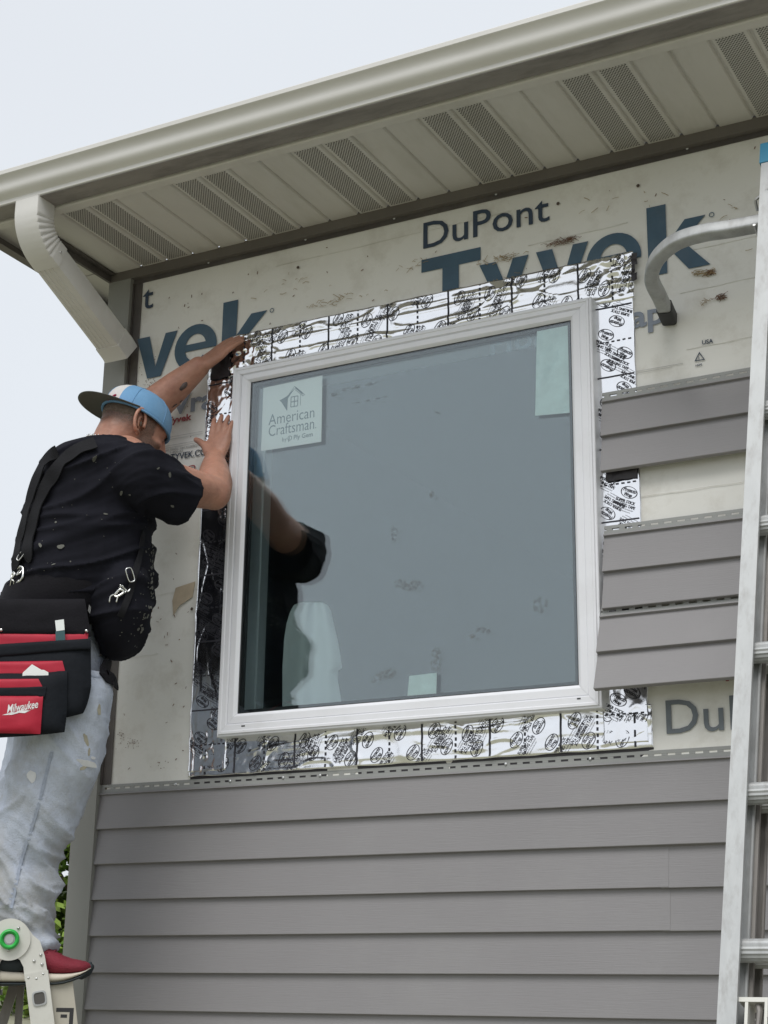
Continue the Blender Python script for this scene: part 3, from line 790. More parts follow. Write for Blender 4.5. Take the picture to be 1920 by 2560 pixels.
# fascia lip, gutter
GX0, GX1 = -2.35, 4.6
mb = MB()
poly = [(-.476, ZS + .14), (-.478, ZS - .006), (-.474, ZS - .009), (-.446, ZS - .009), (-.446, ZS - .006), (-.470, ZS - .004), (-.470, ZS + .14)]
mb.prism([(GX0, y, z) for y, z in poly], (GX1 - GX0, 0, 0))
mb.build('fascia', M['soffit'], house)
gp = [(-.484, ZS + .098), (-.484, ZS - .001), (-.5545, ZS + .000)]
og = [(-.5570, ZS + .002), (-.5572, ZS + .0135), (-.5590, ZS + .0155), (-.5640, ZS + .0185), (-.5700, ZS + .0220), (-.5755, ZS + .0265), (-.5795, ZS + .0320), (-.5818, ZS + .0385), (-.5822, ZS + .0450), (-.5826, ZS + .0510), (-.5842, ZS + .0570), (-.5872, ZS + .0630), (-.5915, ZS + .0685), (-.5965, ZS + .0730), (-.5990, ZS + .0745), (-.6005, ZS + .0765), (-.6005, ZS + .0890), (-.5985, ZS + .0915), (-.5880, ZS + .0920)]
front = gp + og
inner = [(y + (.0012 if y < -.49 else -.0012), z + .0012) for y, z in og[:-2]][::-1] + [(-.5535, ZS + .0014), (-.4855, ZS + .0006), (-.4855, ZS + .098)]
prof = gp[:2] + gp[2:] + og + [(y + .0014, z + .0006) for y, z in og[:-1]][::-1] + [(-.553, ZS + .0016), (-.4858, ZS + .0004), (-.4858, ZS + .098)]
mb = MB(); mb.prism([(GX0, y, z) for y, z in prof], (GX1 - GX0, 0, 0))
gutter = mb.build('gutter', M['gutter'], house, smooth=32)
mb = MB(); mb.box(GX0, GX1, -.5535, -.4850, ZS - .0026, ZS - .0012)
mb.build('gutter_bottom', M['gutter_under'], house)  # underside plate in a mottled, darker grey than the gutter front
# left of the corner: boxed-in overhang
mb = MB(); 
mb.box(XL - .006, XL + .004, -.446, -.002, ZS - .030, ZS + .006); mb.box(XL + .004, XL + .022, -.446, -.024, ZS - .008, ZS - .001)
mb.build('soffit_divider', M['taupe_dark'], house)
for k in range(16):
    y0 = -.445 + k * .2
    mb = MB(); mb.box(-1.885, XL - .008, y0 + .002, y0 + .196, ZS + .002, ZS + .006)
    mb.build('soffit_panel', M['soffit'], house)
mb = MB(); mb.box(-1.900, -1.886, -.470, 4.0, ZS - .030, ZS + .12); mb.box(-1.886, -1.868, -.445, 4.0, ZS - .030, ZS - .0275)
mb.box(-2.35, -1.9005, -.470, -.452, ZS - .012, ZS + .12)
mb.build('rake_trim', M['taupe'], house)  # brown colour stands in for shade on the rake board's underside
# roof slab with shingle courses
mb = MB(); k = 0; y = -.56; zz = ZS + .105
while y < 3.2:
    mb.obox((1.1, y + .08, zz + .035), Vector((3.5, 0, 0)), Vector((0, .085, .036)), Vector((0, -.002, .005))); y += .145; zz += .0615; k += 1
mb.build('roof', M['roof'], house)

# downspout
DX0, DX1 = -1.680, -1.592
def ds_ring(c, t, w=0.0, wx=None):
    t = Vector((0, t[0], t[1])).normalized(); nrm = Vector((0, -t.z, t.y)); h = .0390 + w; a, b = DX0 - w, DX1 + w; r = .007
    out = []
    crimp = w if wx is None else wx
    for (cx, cn, a0) in ((b - r, h - r, 0), (a + r, h - r, 90), (a + r, -h + r, 180), (b - r, -h + r, 270)):
        for q in (0, 45, 90):
            an = math.radians(a0 + q)
            dx = (crimp - w) if cx > (DX0 + DX1) / 2 and math.cos(an) > .3 else 0
            out.append(Vector((cx + r * math.cos(an) + dx, c[0], c[1])) + nrm * (cn + r * math.sin(an)))
    return out
rs = []
path = [(-.520, ZS - .001), (-.520, ZS - .036)]
tang = [(0, -1), (0, -1)]
A1 = math.radians(65.5)
R = .110; c0 = (-.520 + R, ZS - .036)
for k in range(25):
    a = A1 * k / 24
    path.append((c0[0] - R * math.cos(a), c0[1] - R * math.sin(a))); tang.append((math.sin(a), -math.cos(a)))
for k, (p, t) in enumerate(zip(path, tang)):
    rs.append(ds_ring(p, t, .0015, (.0015 + (-.0030 if k % 3 == 0 else .0004)) if 4 <= k <= 24 else None))
el = path[-1]; td = tang[-1]
el2 = (el[0] + td[0] * .03, el[1] + td[1] * .03)
rs.append(ds_ring(el2, td, .0022))
ds = new_obj('downspout', MB().rings(rs, True).mesh('downspout', M['gutter'], 30), house)
end = (-.075, el[1] + td[1] / td[0] * (-.075 - el[0]))
mb = MB(); mb.rings([ds_ring((el2[0] - td[0] * .02, el2[1] - td[1] * .02), td, -.0008), ds_ring(end, td, -.0008)], True)
for k in range(4):      # pressed flutes along the lower face
    xx = DX0 + .014 + k * .0155
    a = Vector((xx, el2[0], el2[1])); b = Vector((xx, end[0], end[1])); nrm = Vector((0, td[1], -td[0])).normalized()
    if nrm.z > 0: nrm = -nrm
    mb.tube([a + nrm * 0.0381, b + nrm * .0381], .0022, 6)
mb.build('downspout_length', M['gutter'], ds, smooth=30)
e2 = (end[0] + .028, end[1] + td[1] / td[0] * .028)
mb = MB(); mb.rings([ds_ring((end[0] - .05 * td[0], end[1] - .05 * td[1]), td, .0012), ds_ring((end[0] - .01 * td[0], end[1] - .01 * td[1]), td, .0016), ds_ring((end[0] + .012, end[1] - .010), (td[0] * .85, td[1] - .2), .0016)], True)
mb.build('downspout_elbow', M['gutter'], ds, smooth=30)
sc_ = MB().sphere((0, 0, 0), .004, 8, 5).mesh('screw', M['steel'], 180)
new_obj('screw', sc_, ds, (DX1 + .003, el2[0] - .015, el2[1] + .01)); new_obj('screw', sc_, ds, (DX0 + .045, -.5485, ZS - .010))

# ------------------------------------------------------------------ the new window
FX0, FX1, FZ0, FZ1 = -1.216, -.0482, 2.328, 3.4636
INS = (.062, .066, .066, .054)                       # left, right, bottom, top: outer edge to glass
window = thing('window', 'large white framed picture window with stickers on its dark glass', 'window', ((FX0 + FX1) / 2, -.03, FZ0))
def frame_side(side, prof, name, m, parent, sm=False):
    """one mitred member; prof = (share of the inset, Y)"""
    def corner(sx, sz, q):
        x = FX0 + INS[0] * q if sx < 0 else FX1 - INS[1] * q
        z = FZ0 + INS[2] * q if sz < 0 else FZ1 - INS[3] * q
        return x, z
    ends = {'l': ((-1, -1), (-1, 1)), 'r': ((1, -1), (1, 1)), 'b': ((-1, -1), (1, -1)), 't': ((-1, 1), (1, 1))}[side]
    rs = []
    for k, (sx, sz) in enumerate(ends):
        rs.append([])
        for q, y in prof:
            x, z = corner(sx, sz, q)
            g = .00035 if k == 0 else -.00035
            rs[-1].append(Vector((x, y, z + g)) if side in 'lr' else Vector((x + g, y, z)))
    return MB().rings(rs, True).build(name, m, parent, smooth=sm)
outer = [(0, -.006), (0, -.0425), (.03, -.0445), (.10, -.0445), (.12, -.0490), (.22, -.0490), (.25, -.0470), (.48, -.0470), (.50, -.0440), (.53, -.0440), (.53, -.006)]
sash = [(.535, -.010), (.535, -.0420), (.56, -.0435), (.84, -.0435), (.88, -.0420), (.985, -.0345), (.985, -.010)]
gask = [(.986, -.016), (.986, -.0335), (1.03, -.0318), (1.03, -.016)]
for s_ in 'lrbt':
    frame_side(s_, outer, 'frame_stile' if s_ in 'lr' else 'frame_rail', M['vinyl'], window, 25)
for s_ in 'lrbt':
    frame_side(s_, sash, 'sash_stile' if s_ in 'lr' else 'sash_rail', M['vinyl'], window, 25)
    frame_side(s_, gask, 'gasket', M['gasket'], window)
jx0, jx1, jz0, jz1 = FX0 + INS[0] * .95, FX1 - INS[1] * .95, FZ0 + INS[2] * .95, FZ1 - INS[3] * .95
mb = MB()
for (a, b, c, d) in ((jx0 - .022, jx0, jz0, jz1), (jx1, jx1 + .022, jz0, jz1), (jx0 - .022, jx1 + .022, jz0 - .022, jz0 - .0002), (jx0 - .022, jx1 + .022, jz1 + .0002, jz1 + .022)):
    mb.box(a, b, -.0098, .024, c, d)
    mb.box(a + (.004 if b < 0 and a < -1 else 0), b, .0242, .055, c, d)
    mb.box(a, b + (.006 if a < -1.1 and b < -1 else 0), .0552, .095, c, d)
mb.build('jamb', M['vinyl'], window)
gx0, gx1, gz0, gz1 = FX0 + INS[0] * .99, FX1 - INS[1] * .99, FZ0 + INS[2] * .99, FZ1 - INS[3] * .99
for k, y in enumerate((-.0320, -.0160)):
    gl = MB().box(gx0, gx1, y, y + .003, gz0, gz1).build('glass_pane', M['glass'], window)
sp = MB().box(gx0, gx0 + .011, -.0288, -.0162, gz0, gz1); sp.box(gx1 - .011, gx1, -.0288, -.0162, gz0, gz1); sp.box(gx0 + .011, gx1 - .011, -.0288, -.0162, gz0, gz0 + .011); sp.box(gx0 + .011, gx1 - .011, -.0288, -.0162, gz1 - .011, gz1)
sp.build('pane_spacer', M['gasket'], window)
mb = MB(); mb.box(FX0 + .085, FX0 + .097, -.0478, -.0474, FZ0 + .0245, FZ0 + .028); mb.box(FX1 - .066, FX1 - .056, -.0478, -.0474, FZ0 + .026, FZ0 + .0295)
mb.build('weep_hole', M['gasket'], window)
YS_ = -.0284
st = MB(); st.prism([(x, YS_ + .0004, z) for x, z in [(-1.113, 3.184), (-.904, 3.181), (-.906, 3.391), (-1.113, 3.387)]], (0, -.0004, 0))
stk = st.build('sticker', M['paper'], window, label='square paper sticker with a house emblem')
mb = MB(); YT = YS_ - .0001
put_text(mb, 'American', .050, (-1.090, YT, 3.262), bold=-.004, ext=.0001, fit=.160)
put_text(mb, 'Craftsman', .050, (-1.090, YT, 3.226), bold=-.004, ext=.0001, fit=.160); mb.box(-.927, -.922, YT - .0002, YT, 3.227, 3.229)
put_text(mb, 'by', .018, (-1.040, YT, 3.203), ext=.0001); put_text(mb, 'Ply Gem', .020, (-1.000, YT, 3.203), bold=.012, ext=.0001, fit=.066)
def ring2(cx, cz, r0, r1, a0=0, a1=360, n=20):
    for k in range(n):
        p, q = math.radians(a0 + (a1 - a0) * k / n), math.radians(a0 + (a1 - a0) * (k + 1) / n)
        plate(mb, [(cx + r0 * math.cos(p), cz + r0 * math.sin(p)), (cx + r0 * math.cos(q), cz + r0 * math.sin(q)), (cx + r1 * math.cos(q), cz + r1 * math.sin(q)), (cx + r1 * math.cos(p), cz + r1 * math.sin(p))], .0002, YT)
ring2(-1.013, 3.2095, .0078, .0058); plate(mb, [(-1.018, 3.198), (-1.0155, 3.198), (-1.0125, 3.213), (-1.015, 3.213)], .0002, YT - .0001)
# emblem: a gabled house with a cross-barred window and the shade it throws
def line2(a, b, w=.0014):
    d = Vector((b[0] - a[0], b[1] - a[1])); n_ = Vector((-d.y, d.x)).normalized() * w / 2
    plate(mb, [(a[0] + n_.x, a[1] + n_.y), (b[0] + n_.x, b[1] + n_.y), (b[0] - n_.x, b[1] - n_.y), (a[0] - n_.x, a[1] - n_.y)], .0002, YT)
ex, ez = -1.002, 3.300
plate(mb, [(ex - .026, ez + .045), (ex + .003, ez + .068), (ex - .022, ez + .038), (ex - .024, ez - .002), (ex - .045, ez + .030), (ex - .052, ez + .036)], .0002, YT)
for a, b in (((0, .073), (.036, .040)), ((0, .073), (-.026, .042)), ((.002, .062), (.030, .037)), ((.030, .037), (.036, .040)), ((-.024, .040), (-.024, .0)), ((.022, .042), (.022, .008))):
    line2((ex + a[0], ez + a[1]), (ex + b[0], ez + b[1]), .0016)
plate(mb, [(ex + .002, ez + .066), (ex + .030, ez + .040), (ex + .027, ez + .050), (ex + .004, ez + .071)], .0002, YT)
for a, b in (((-.011, .008), (.013, .008)), ((-.011, .040), (.013, .040)), ((-.011, .008), (-.011, .040)), ((.013, .008), (.013, .040)), ((.001, .008), (.001, .040)), ((-.011, .024), (.013, .024))):
    line2((ex + a[0], ez + a[1]), (ex + b[0], ez + b[1]), .0026)
mb.build('printing', M['sticker_print'], stk)
st = MB(); st.prism([(x, YS_ + .0004, z) for x, z in [(-.2255, 3.150), (-.1230, 3.142), (-.117, 3.4115), (-.2165, 3.402)]], (0, -.0004, 0))
st.build('sticker', M['paper_worn'], window, label='tall blank sticker in the upper corner of the glass')
st = MB(); st.prism([(x, YS_ + .0004, z) for x, z in [(-.612, 2.396), (-.524, 2.395), (-.5225, 2.461), (-.606, 2.459)]], (0, -.0004, 0))
st.build('sticker', M['paper_worn'], window, label='small blank sticker at the bottom of the glass')
def smear(px, py, rx, rz, seed, ang=0.0):
    """a greasy mark on the pane, fading to nothing at its rim"""
    p = at(px, py, -.0323); n = 26; vs = [p.copy()]; fd = [1.0]
    for q_, f in ((.35, .95), (.65, .7), (.85, .3), (1.0, 0)):
        for k in range(n):
            a = 6.2832 * k / n; r = q_ * (1 + .35 * noise.noise(Vector((math.cos(a) * 2, math.sin(a) * 2, seed))))
            x, z = rx * r * math.cos(a), rz * r * math.sin(a)
            vs.append(Vector((p.x + x * math.cos(ang) - z * math.sin(ang), -.0323, p.z + x * math.sin(ang) + z * math.cos(ang)))); fd.append(f)
    fs = [(0, 1 + k, 1 + (k + 1) % n) for k in range(n)]
    for j in range(3):
        fs += [(1 + j * n + k, 1 + j * n + (k + 1) % n, 1 + (j + 1) * n + (k + 1) % n, 1 + (j + 1) * n + k) for k in range(n)]
    o = MB().add(vs, fs).build('smudge', M['smudge'], window)
    at_ = o.data.attributes.new('fade', 'FLOAT', 'POINT')
    for v, f in zip(at_.data, fd): v.value = f
for q in ((1020, 1462, .052, .018, 1, -.25), (985, 1335, .011, .032, 2), (1350, 1512, .024, .024, 3), (1200, 1575, .022, .010, 4), (900, 965, .09, .006, 5, .05), (1180, 1590, .012, .008, 6), (925, 1000, .07, .003, 7, .02), (960, 1690, .05, .018, 8, .3), (840, 985, .03, .008, 9, .05), (1220, 1580, .009, .009, 10), (1080, 1235, .010, .012, 11), (1095, 1032, .012, .004, 12, -.4), (1090, 1650, .02, .04, 13)):
    smear(*q)
# the white cloth hanging indoors just behind the pane
rows = [(1506, 752, 806), (1512, 735, 818), (1530, 725, 826), (1560, 716, 832), (1600, 710, 842), (1640, 708, 849), (1668, 706, 853), (1676, 706, 843), (1700, 706, 842), (1740, 706, 849), (1800, 706, 858), (1850, 706, 862)]
vs = []; nc = 22
for py, a, b in rows:
    for i in range(nc + 1):
        q = i / nc
        y = .085 + .010 * math.sin(q * 13 + py * .004) + .010 * math.sin(q * 5 + 1 + py * .002) + .02 * (2 * q - 1) ** 2
        vs.append(at(a + (b - a) * q, py, y))
fs = [(j * (nc + 1) + i, j * (nc + 1) + i + 1, (j + 1) * (nc + 1) + i + 1, (j + 1) * (nc + 1) + i) for j in range(len(rows) - 1) for i in range(nc)]
nb = len(vs); vs2 = vs + [v + Vector((0, .006, 0)) for v in vs]
fs += [tuple(i + nb for i in f[::-1]) for f in fs]
cl_ = MB().add(vs2, fs).build('hanging_cloth', M['sheet'], None, smooth=180)
cl_['label'] = 'white cloth hanging indoors behind the window glass'; cl_['category'] = 'cloth'

# ------------------------------------------------------------------ extension ladder on the right
LA = .30857
UL = Vector((.0073, math.sin(LA), math.cos(LA))).normalized()
NL = Vector((0, -math.cos(LA), math.sin(LA)))          # towards the climber
VX = Vector((1, 0, 0))
B0 = Vector((.5316, -.9093, 1.7045))
def lp(k, x=0.0, n=0.0): return B0 + UL * (.305 * k) + VX * x + NL * n
K0, K1 = -5.84, 6.42
ladder = thing('extension_ladder', 'worn aluminium extension ladder leaning against the house wall', 'ladder', lp(K0, .2))
def rail(mb, x0, x1, n0, n1, k0, k1, sgn=1):
    w = x1 - x0; t = .0028
    def strip(xa, xb, na, nb_):
        mb.rings([[lp(k, xa, na), lp(k, xb, na), lp(k, xb, nb_), lp(k, xa, nb_)] for k in (k0, k1)], True)
    strip(x0, x1, n1 - t, n1); strip(x0, x1, n0, n0 + t)
    xm = (x0 + x1) / 2
    strip(xm - .0016, xm + .0016, n0 + t, n1 - t)
    strip(x1 - .004, x1, n1 - t - .006, n1 - t); strip(x0, x0 + .004, n1 - t - .006, n1 - t)
    strip(x1 - .004, x1, n0 + t, n0 + t + .005)
    mid = (n0 + n1) / 2
    for q in (-.012, .010): strip(xm + .0016, xm + .0042, mid + q, mid + q + .0022)
for sx, (xa, xb) in enumerate(((-.0345, 0.0), (.385, .4195))):
    mb = MB(); rail(mb, xa, xb, -.034, .030, K0, K1); mb.build('rail', M['alu'], ladder)
    mb = MB(); rail(mb, xa + .004, xb + .006, -.102, -.040, -.30 if sx == 0 else -.30, K1 + .1); mb.build('rail', M['alu_dark'], ladder)
def rung_mesh(name, x0, x1, r):
    N = 32; rs = []
    for x in (x0, x1):
        ring = []
        for i in range(N):
            a = 2 * math.pi * i / N
            q = r * (1.0 if (i % 2 or math.sin(a) > .8) else .93)
            y, z = q * math.cos(a), q * math.sin(a)
            if z > r * .82: z = r * .82
            ring.append(VX * x + NL * y + UL * z)
        rs.append(ring)
    mb = MB().rings(rs, True)
    return mb.mesh(name, M['alu'])
rg = rung_mesh('rung', -.018, .403, .0215)
rg2 = rung_mesh('rung', -.012, .409, .0180)
for k in range(-5, 7):
    new_obj('rung', rg, ladder, lp(k, 0, -.004))
    if k >= 0: new_obj('rung', rg2, ladder, lp(k + .03, 0, -.072))
# rung lock: casting, hook, bolt
def lbox(mb, k, x, n, dk, dx, dn): mb.obox(lp(k, x, n), VX * dx, NL * dn, UL * dk)
mb = MB()
lbox(mb, -.315, .026, -.010, .004, .026, .030); lbox(mb, -.52, .014, .0165, .062, .0028, .003); lbox(mb, -.41, .050, .012, .030, .0028, .012); lbox(mb, -.52, .014, -.006, .062, .0028, .018)
mb.build('rung_lock', M['ladder_white'], ladder)
mb = MB()
mb.tube([lp(-.33, .031, .006), lp(-.38, .036, .012), lp(-.46, .034, .012), lp(-.60, .030, .010)], [.006, .006, .005, .005], 8); lbox(mb, -.52, .037, -.014, .055, .012, .004)
mb.build('lock_hook', M['alu_dark'], ladder)
mb = MB(); mb.tube([lp(-.41, .052, .012), lp(-.41, .062, .012)], .013, 6); mb.tube([lp(-.42, .056, -.004), lp(-.42, .066, -.004)], .010, 6)
mb.build('bolt', M['alu_dark'], ladder)
for xa in (-.0385, .384):
    mb = MB(); mb.rings([[lp(k, xa, -.036), lp(k, xa + .0395, -.036), lp(k, xa + .0395, .032), lp(k, xa, .032)] for k in (K1 + .004, K1 + .22)], True)
    mb.build('end_cap', M['blue_plastic'], ladder)
for xa in (-.040, .383):
    mb = MB(); mb.rings([[lp(k, xa, -.05), lp(k, xa + .043, -.05), lp(k, xa + .043, .034), lp(k, xa, .034)] for k in (K0 - .12, K0 + .15)], True)
    mb.build('foot', M['rubber'], ladder)
# stand-off arm: square tube that bends in to the wall
def spline(pts, n=10):
    out = []
    P = [pts[0] * 2 - pts[1]] + pts + [pts[-1] * 2 - pts[-2]]
    for i in range(1, len(P) - 2):
        for k in range(n):
            t = k / n; a, b, c, d = P[i - 1], P[i], P[i + 1], P[i + 2]
            out.append(.5 * ((2 * b) + (c - a) * t + (2 * a - 5 * b + 4 * c - d) * t * t + (3 * b - a - 3 * c + d) * t ** 3))
    return out + [pts[-1]]
def square_tube(path, half, up, r=.004, mi=0, mb=None):
    mb = mb or MB(); rs = []
    for i, p in enumerate(path):
        t = (path[min(i + 1, len(path) - 1)] - path[max(i - 1, 0)]).normalized()
        a = (up - t * up.dot(t)).normalized(); b = t.cross(a); ring = []
        for (sa, sb, a0) in ((1, 1, 0), (-1, 1, 1), (-1, -1, 2), (1, -1, 3)):
            for q in (0, .5, 1):
                an = (a0 + q) * math.pi / 2
                ring.append(p + a * (sa * (half - r)) + b * (sb * (half - r)) + (a * math.cos(an) + b * math.sin(an)) * r)
        rs.append(ring)
    return mb.rings(rs, True, True, mi)
pts = [at(1891, 560, -.360) + VX * .48, at(1891, 560, -.360), at(1762, 582, -.360), at(1694, 603, -.352), at(1652, 636, -.325), at(1633, 668, -.285), at(1630, 702, -.225), at(1648, 740, -.140), at(1666, 780, -.048)]
path = spline(pts, 8)
arm = square_tube(path, .0175, UL, .006).build('standoff_arm', M['alu'], ladder, smooth=50)
e = path[-1]; d = (path[-1] - path[-4]).normalized()
mb = square_tube([e - d * .030, e - d * .026, e + d * .020, e + d * .034, e + d * .040], .0205, UL, .008)
mb.build('rubber_foot', M['rubber'], arm, smooth=50)
mb = MB(); mb.tube(spline([at(1894, 527, -.345), at(1889, 503, -.362), at(1896, 494, -.366), at(1935, 462, -.37), at(1990, 420, -.36)], 6), .0036, 8)
mb.tube([lp(5.75, -.043, -.05), lp(5.75, -.043, .033)], .0038, 8)
mb.build('u_bolt', M['steel'], ladder, smooth=60)

# ------------------------------------------------------------------ folding ladder the man stands on
FV = Vector((.8, .6, 0)); RV = Vector((.6, -.8, 0)); ZV = Vector((0, 0, 1))
HO = at(25, 2349, -.56)
def hq(px, py, off=0.0): return atn(px, py, HO, RV, off)
step = thing('folding_ladder', 'pale folding ladder with a green hinge knob under the man', 'ladder', Vector((HO.x, HO.y + .1, 0)), None)
def disc(mb, c, r0, r1, n0, n1, N=40, mi=0):
    def cp_(r, n): return [c + FV * (r * math.cos(6.2832 * i / N)) + ZV * (r * math.sin(6.2832 * i / N)) + RV * n for i in range(N)]
    if r0 <= 0: mb.rings([cp_(r1, n0), cp_(r1, n1)], True, True, mi)
    else:
        rs = [cp_(r0, n0), cp_(r1, n0), cp_(r1, n1), cp_(r0, n1), cp_(r0, n0)]
        mb.rings(rs, False, True, mi)
def flat(mb, pxs, n0, n1):
    mb.prism([hq(x, y, n0) for x, y in pxs], RV * (n1 - n0))
def hinge_set(off, name='hinge'):
    mb = MB(); c = HO + RV * off
    disc(mb, c, 0, .052, .006, .011)
    arm1 = [(25, 2301)] + [(25 + 62 * math.sin(a), 2349 - 50 * math.cos(a) + 6 * a) for a in (.4, .8, 1.2)] + [(100, 2352), (112, 2390), (117, 2420), (122, 2450), (62, 2452), (59, 2418), (50, 2400), (34, 2391), (12, 2390)]
    mb.prism([atn(x, y, HO, RV, 0) + RV * (off - .002) for x, y in arm1], RV * .007)
    arm2 = [(25, 2300), (-4, 2306), (-32, 2330), (-48, 2365), (-55, 2420), (-62, 2460), (-8, 2462), (-6, 2420), (2, 2402), (14, 2392)]
    mb.prism([atn(x, y, HO, RV, 0) + RV * (off - .0105) for x, y in arm2], RV * .007)
    h = mb.build(name, M['ladder_white'], step)
    return h
h1 = hinge_set(0)
kn = MB(); c = HO + RV * .012
rs = []
for (r, n_) in ((.014, .008), (.016, .016), (.020, .0195), (.024, .0175), (.0255, .012), (.0245, .004), (.022, 0)):
    rs.append([c + FV * (r * math.cos(6.2832 * i / 32)) + ZV * (r * math.sin(6.2832 * i / 32)) + RV * n_ for i in range(32)])
kn.rings(rs, False).build('hinge_knob', M['green'], h1, smooth=60)
kb = MB(); disc(kb, HO + RV * .012, 0, .0105, 0, .010, 20); disc(kb, HO + RV * .012, 0, .0145, 0, .003, 24); kb.build('knob_bolt', M['steel'], h1)
rv_ = MB().sphere((0, 0, 0), (.0042, .0042, .0042), 12, 8).mesh('rivet', M['steel'], 180)
for (x, y) in ((46, 2320), (21, 2376), (102, 2387), (85, 2403), (105, 2411), (108, 2435), (71, 2445), (91, 2447)):
    new_obj('rivet', rv_, h1, hq(x, y, .0125 if (x < 60 and y < 2400) else .0055))
far = hinge_set(-.36)
def leg(px0, px1, k, off, w0, name='leg', m='ladder_tan', n0=-.012, n1=.012, hole=False, flange=True):
    """rail from the hinge down to the ground, following the line through two photograph points on the ladder's side plane"""
    a, b = hq(*px0), hq(*px1)
    d = (b - a).normalized(); L = (a.z - 0.01) / -d.z
    sd = (FV - d * FV.dot(d)).normalized()
    mb = MB(); h = w0 / 2
    def ring(t, x0, x1, p, q): return [a + d * t + sd * x0 + RV * (off + p), a + d * t + sd * x1 + RV * (off + p), a + d * t + sd * x1 + RV * (off + q), a + d * t + sd * x0 + RV * (off + q)]
    mb.rings([ring(0, -h, h, n1 - .003, n1), ring(L, -h, h, n1 - .003, n1)], True)
    mb.rings([ring(0, h - .003, h, n0, n1 - .0032), ring(L, h - .003, h, n0, n1 - .0032)], True)
    mb.rings([ring(0, -h, -h + .003, n0, n1 - .0032), ring(L, -h, -h + .003, n0, n1 - .0032)], True)
    return mb.build(name, M[m], step), a, d, sd
l1, a1, d1, s1 = leg((91, 2430), (107, 2560), 0, -.004, .058, m='ladder_white')
# square rung socket in the near leg
cs = hq(99, 2496); mb = MB()
def rsq(r, n, p=4): return [cs + s1 * (r * math.copysign(abs(math.cos(6.2832 * i / 28)) ** (2 / p), math.cos(6.2832 * i / 28))) + d1 * (r * 1.06 * math.copysign(abs(math.sin(6.2832 * i / 28)) ** (2 / p), math.sin(6.2832 * i / 28))) + RV * n for i in range(28)]
mb.rings([rsq(.0178, .0082), rsq(.0172, .0115), rsq(.0140, .0118), rsq(.0132, .0100)], False); so_ = mb.build('rung_socket', M['alu'], l1, smooth=50)
mb = MB(); mb.rings([rsq(.0136, .0084), rsq(.0134, .0098)], True); mb.build('socket_bore', M['hole'], l1)
leg((-35, 2440), (-62, 2560), 0, -.012, .055, m='ladder_white')
leg((150, 2440), (164, 2560), 0, -.030, .058, m='ladder_tan')
leg((33, 2440), (25, 2560), 0, -.330, .019, m='alu_dark'); leg((19, 2440), (-19, 2560), 0, -.350, .026, m='alu_dark')
mb = MB()
q = hq(162, 2532, -.030 + .0125)
for (a_, b_, c_, d_) in ((-.022, .022, .002, .012), (.012, .022, -.030, .002), (-.010, .006, -.012, -.004)):
    mb.add([q + FV * a_ + ZV * c_, q + FV * b_ + ZV * c_, q + FV * b_ + ZV * d_, q + FV * a_ + ZV * d_], [(0, 1, 2, 3)])
mb.build('warning_label', M['rubber'], step)
# treads between the two side frames
for (px, py) in ((92, 2472), (98, 2496), (118, 2700), (-45, 2478)):
    c = hq(px, py); mb = MB()
    mb.obox(c + RV * -.185, FV * .026, RV * .165, ZV * .007) if py < 2490 else mb.obox(c + RV * -.185, FV * .013, RV * .178, ZV * .013)
    mb.build('tread', M['alu_dark'], step)

# ------------------------------------------------------------------ the installer
from mathutils.bvhtree import BVHTree
man = thing('person', 'man in backward blue cap, black shirt and red tool pouch pressing tape', 'person', Vector((-1.47, -.50, 1.66)))
def solid(name, mb, voxel, it, mats, parent, disp=None, label=None, keep=None):
    """one continuous closed surface from overlapping shapes"""
    me = bpy.data.meshes.new(name); me.from_pydata(mb.v, [], mb.f)
    bm = bmesh.new(); bm.from_mesh(me); bmesh.ops.recalc_face_normals(bm, faces=bm.faces[:]); bm.to_mesh(me); bm.free()
    o = bpy.data.objects.new(name + '_raw', me); COL.objects.link(o)
    r = o.modifiers.new('r', 'REMESH'); r.mode = 'VOXEL'; r.voxel_size = voxel; r.adaptivity = 0
    s = o.modifiers.new('s', 'SMOOTH'); s.factor = .5; s.iterations = it
    dg = bpy.context.evaluated_depsgraph_get()
    m2 = bpy.data.meshes.new_from_object(o.evaluated_get(dg)); m2.name = name
    bpy.data.objects.remove(o); bpy.data.meshes.remove(me)
    if disp or keep:
        bm = bmesh.new(); bm.from_mesh(m2); bm.normal_update()
        if disp:
            new = [(v, v.co + v.normal * disp(v.co, v.normal)) for v in bm.verts]
            for v, c in new: v.co = c
        if keep:
            bmesh.ops.delete(bm, geom=[v for v in bm.verts if not keep(v.co)], context='VERTS')
        bm.to_mesh(m2); bm.free()
    m2.polygons.foreach_set('use_smooth', [True] * len(m2.polygons))
    m2.materials.clear()
    for m in (mats if isinstance(mats, list) else [mats]): m2.materials.append(m)
    o2 = new_obj(name, m2, parent)
    if label: o2['label'] = label
    return o2
def bvh(*objs):
    vs = []; fs = []
    for o in objs:
        b = len(vs); vs += [v.co.copy() for v in o.data.vertices]; fs += [tuple(i + b for i in p.vertices) for p in o.data.polygons]
    return BVHTree.FromPolygons(vs, fs)
def onto(tree, px, py, off=.003, near=None):
    d = ray(px, py).normalized()
    loc, nr, idx, dist = tree.ray_cast(CAM, d)
    if loc is None:
        r = tree.find_nearest(near if near is not None else at(px, py, -.5))
        loc, nr = r[0], r[1]
    if nr.dot(d) > 0: nr = -nr
    return loc + nr * off, nr
def sell(c, fx, ry, p=2.2, N=28, up=ZV, f=FV, r=RV):
    """superellipse ring, half-depth fx along the facing direction, half-width ry sideways"""
    out = []
    for i in range(N):
        a = 6.2832 * i / N; ca, sa = math.cos(a), math.sin(a)
        out.append(c + f * (fx * math.copysign(abs(ca) ** (2 / p), ca)) + r * (ry * math.copysign(abs(sa) ** (2 / p), sa)))
    return out
PXM = 890.0
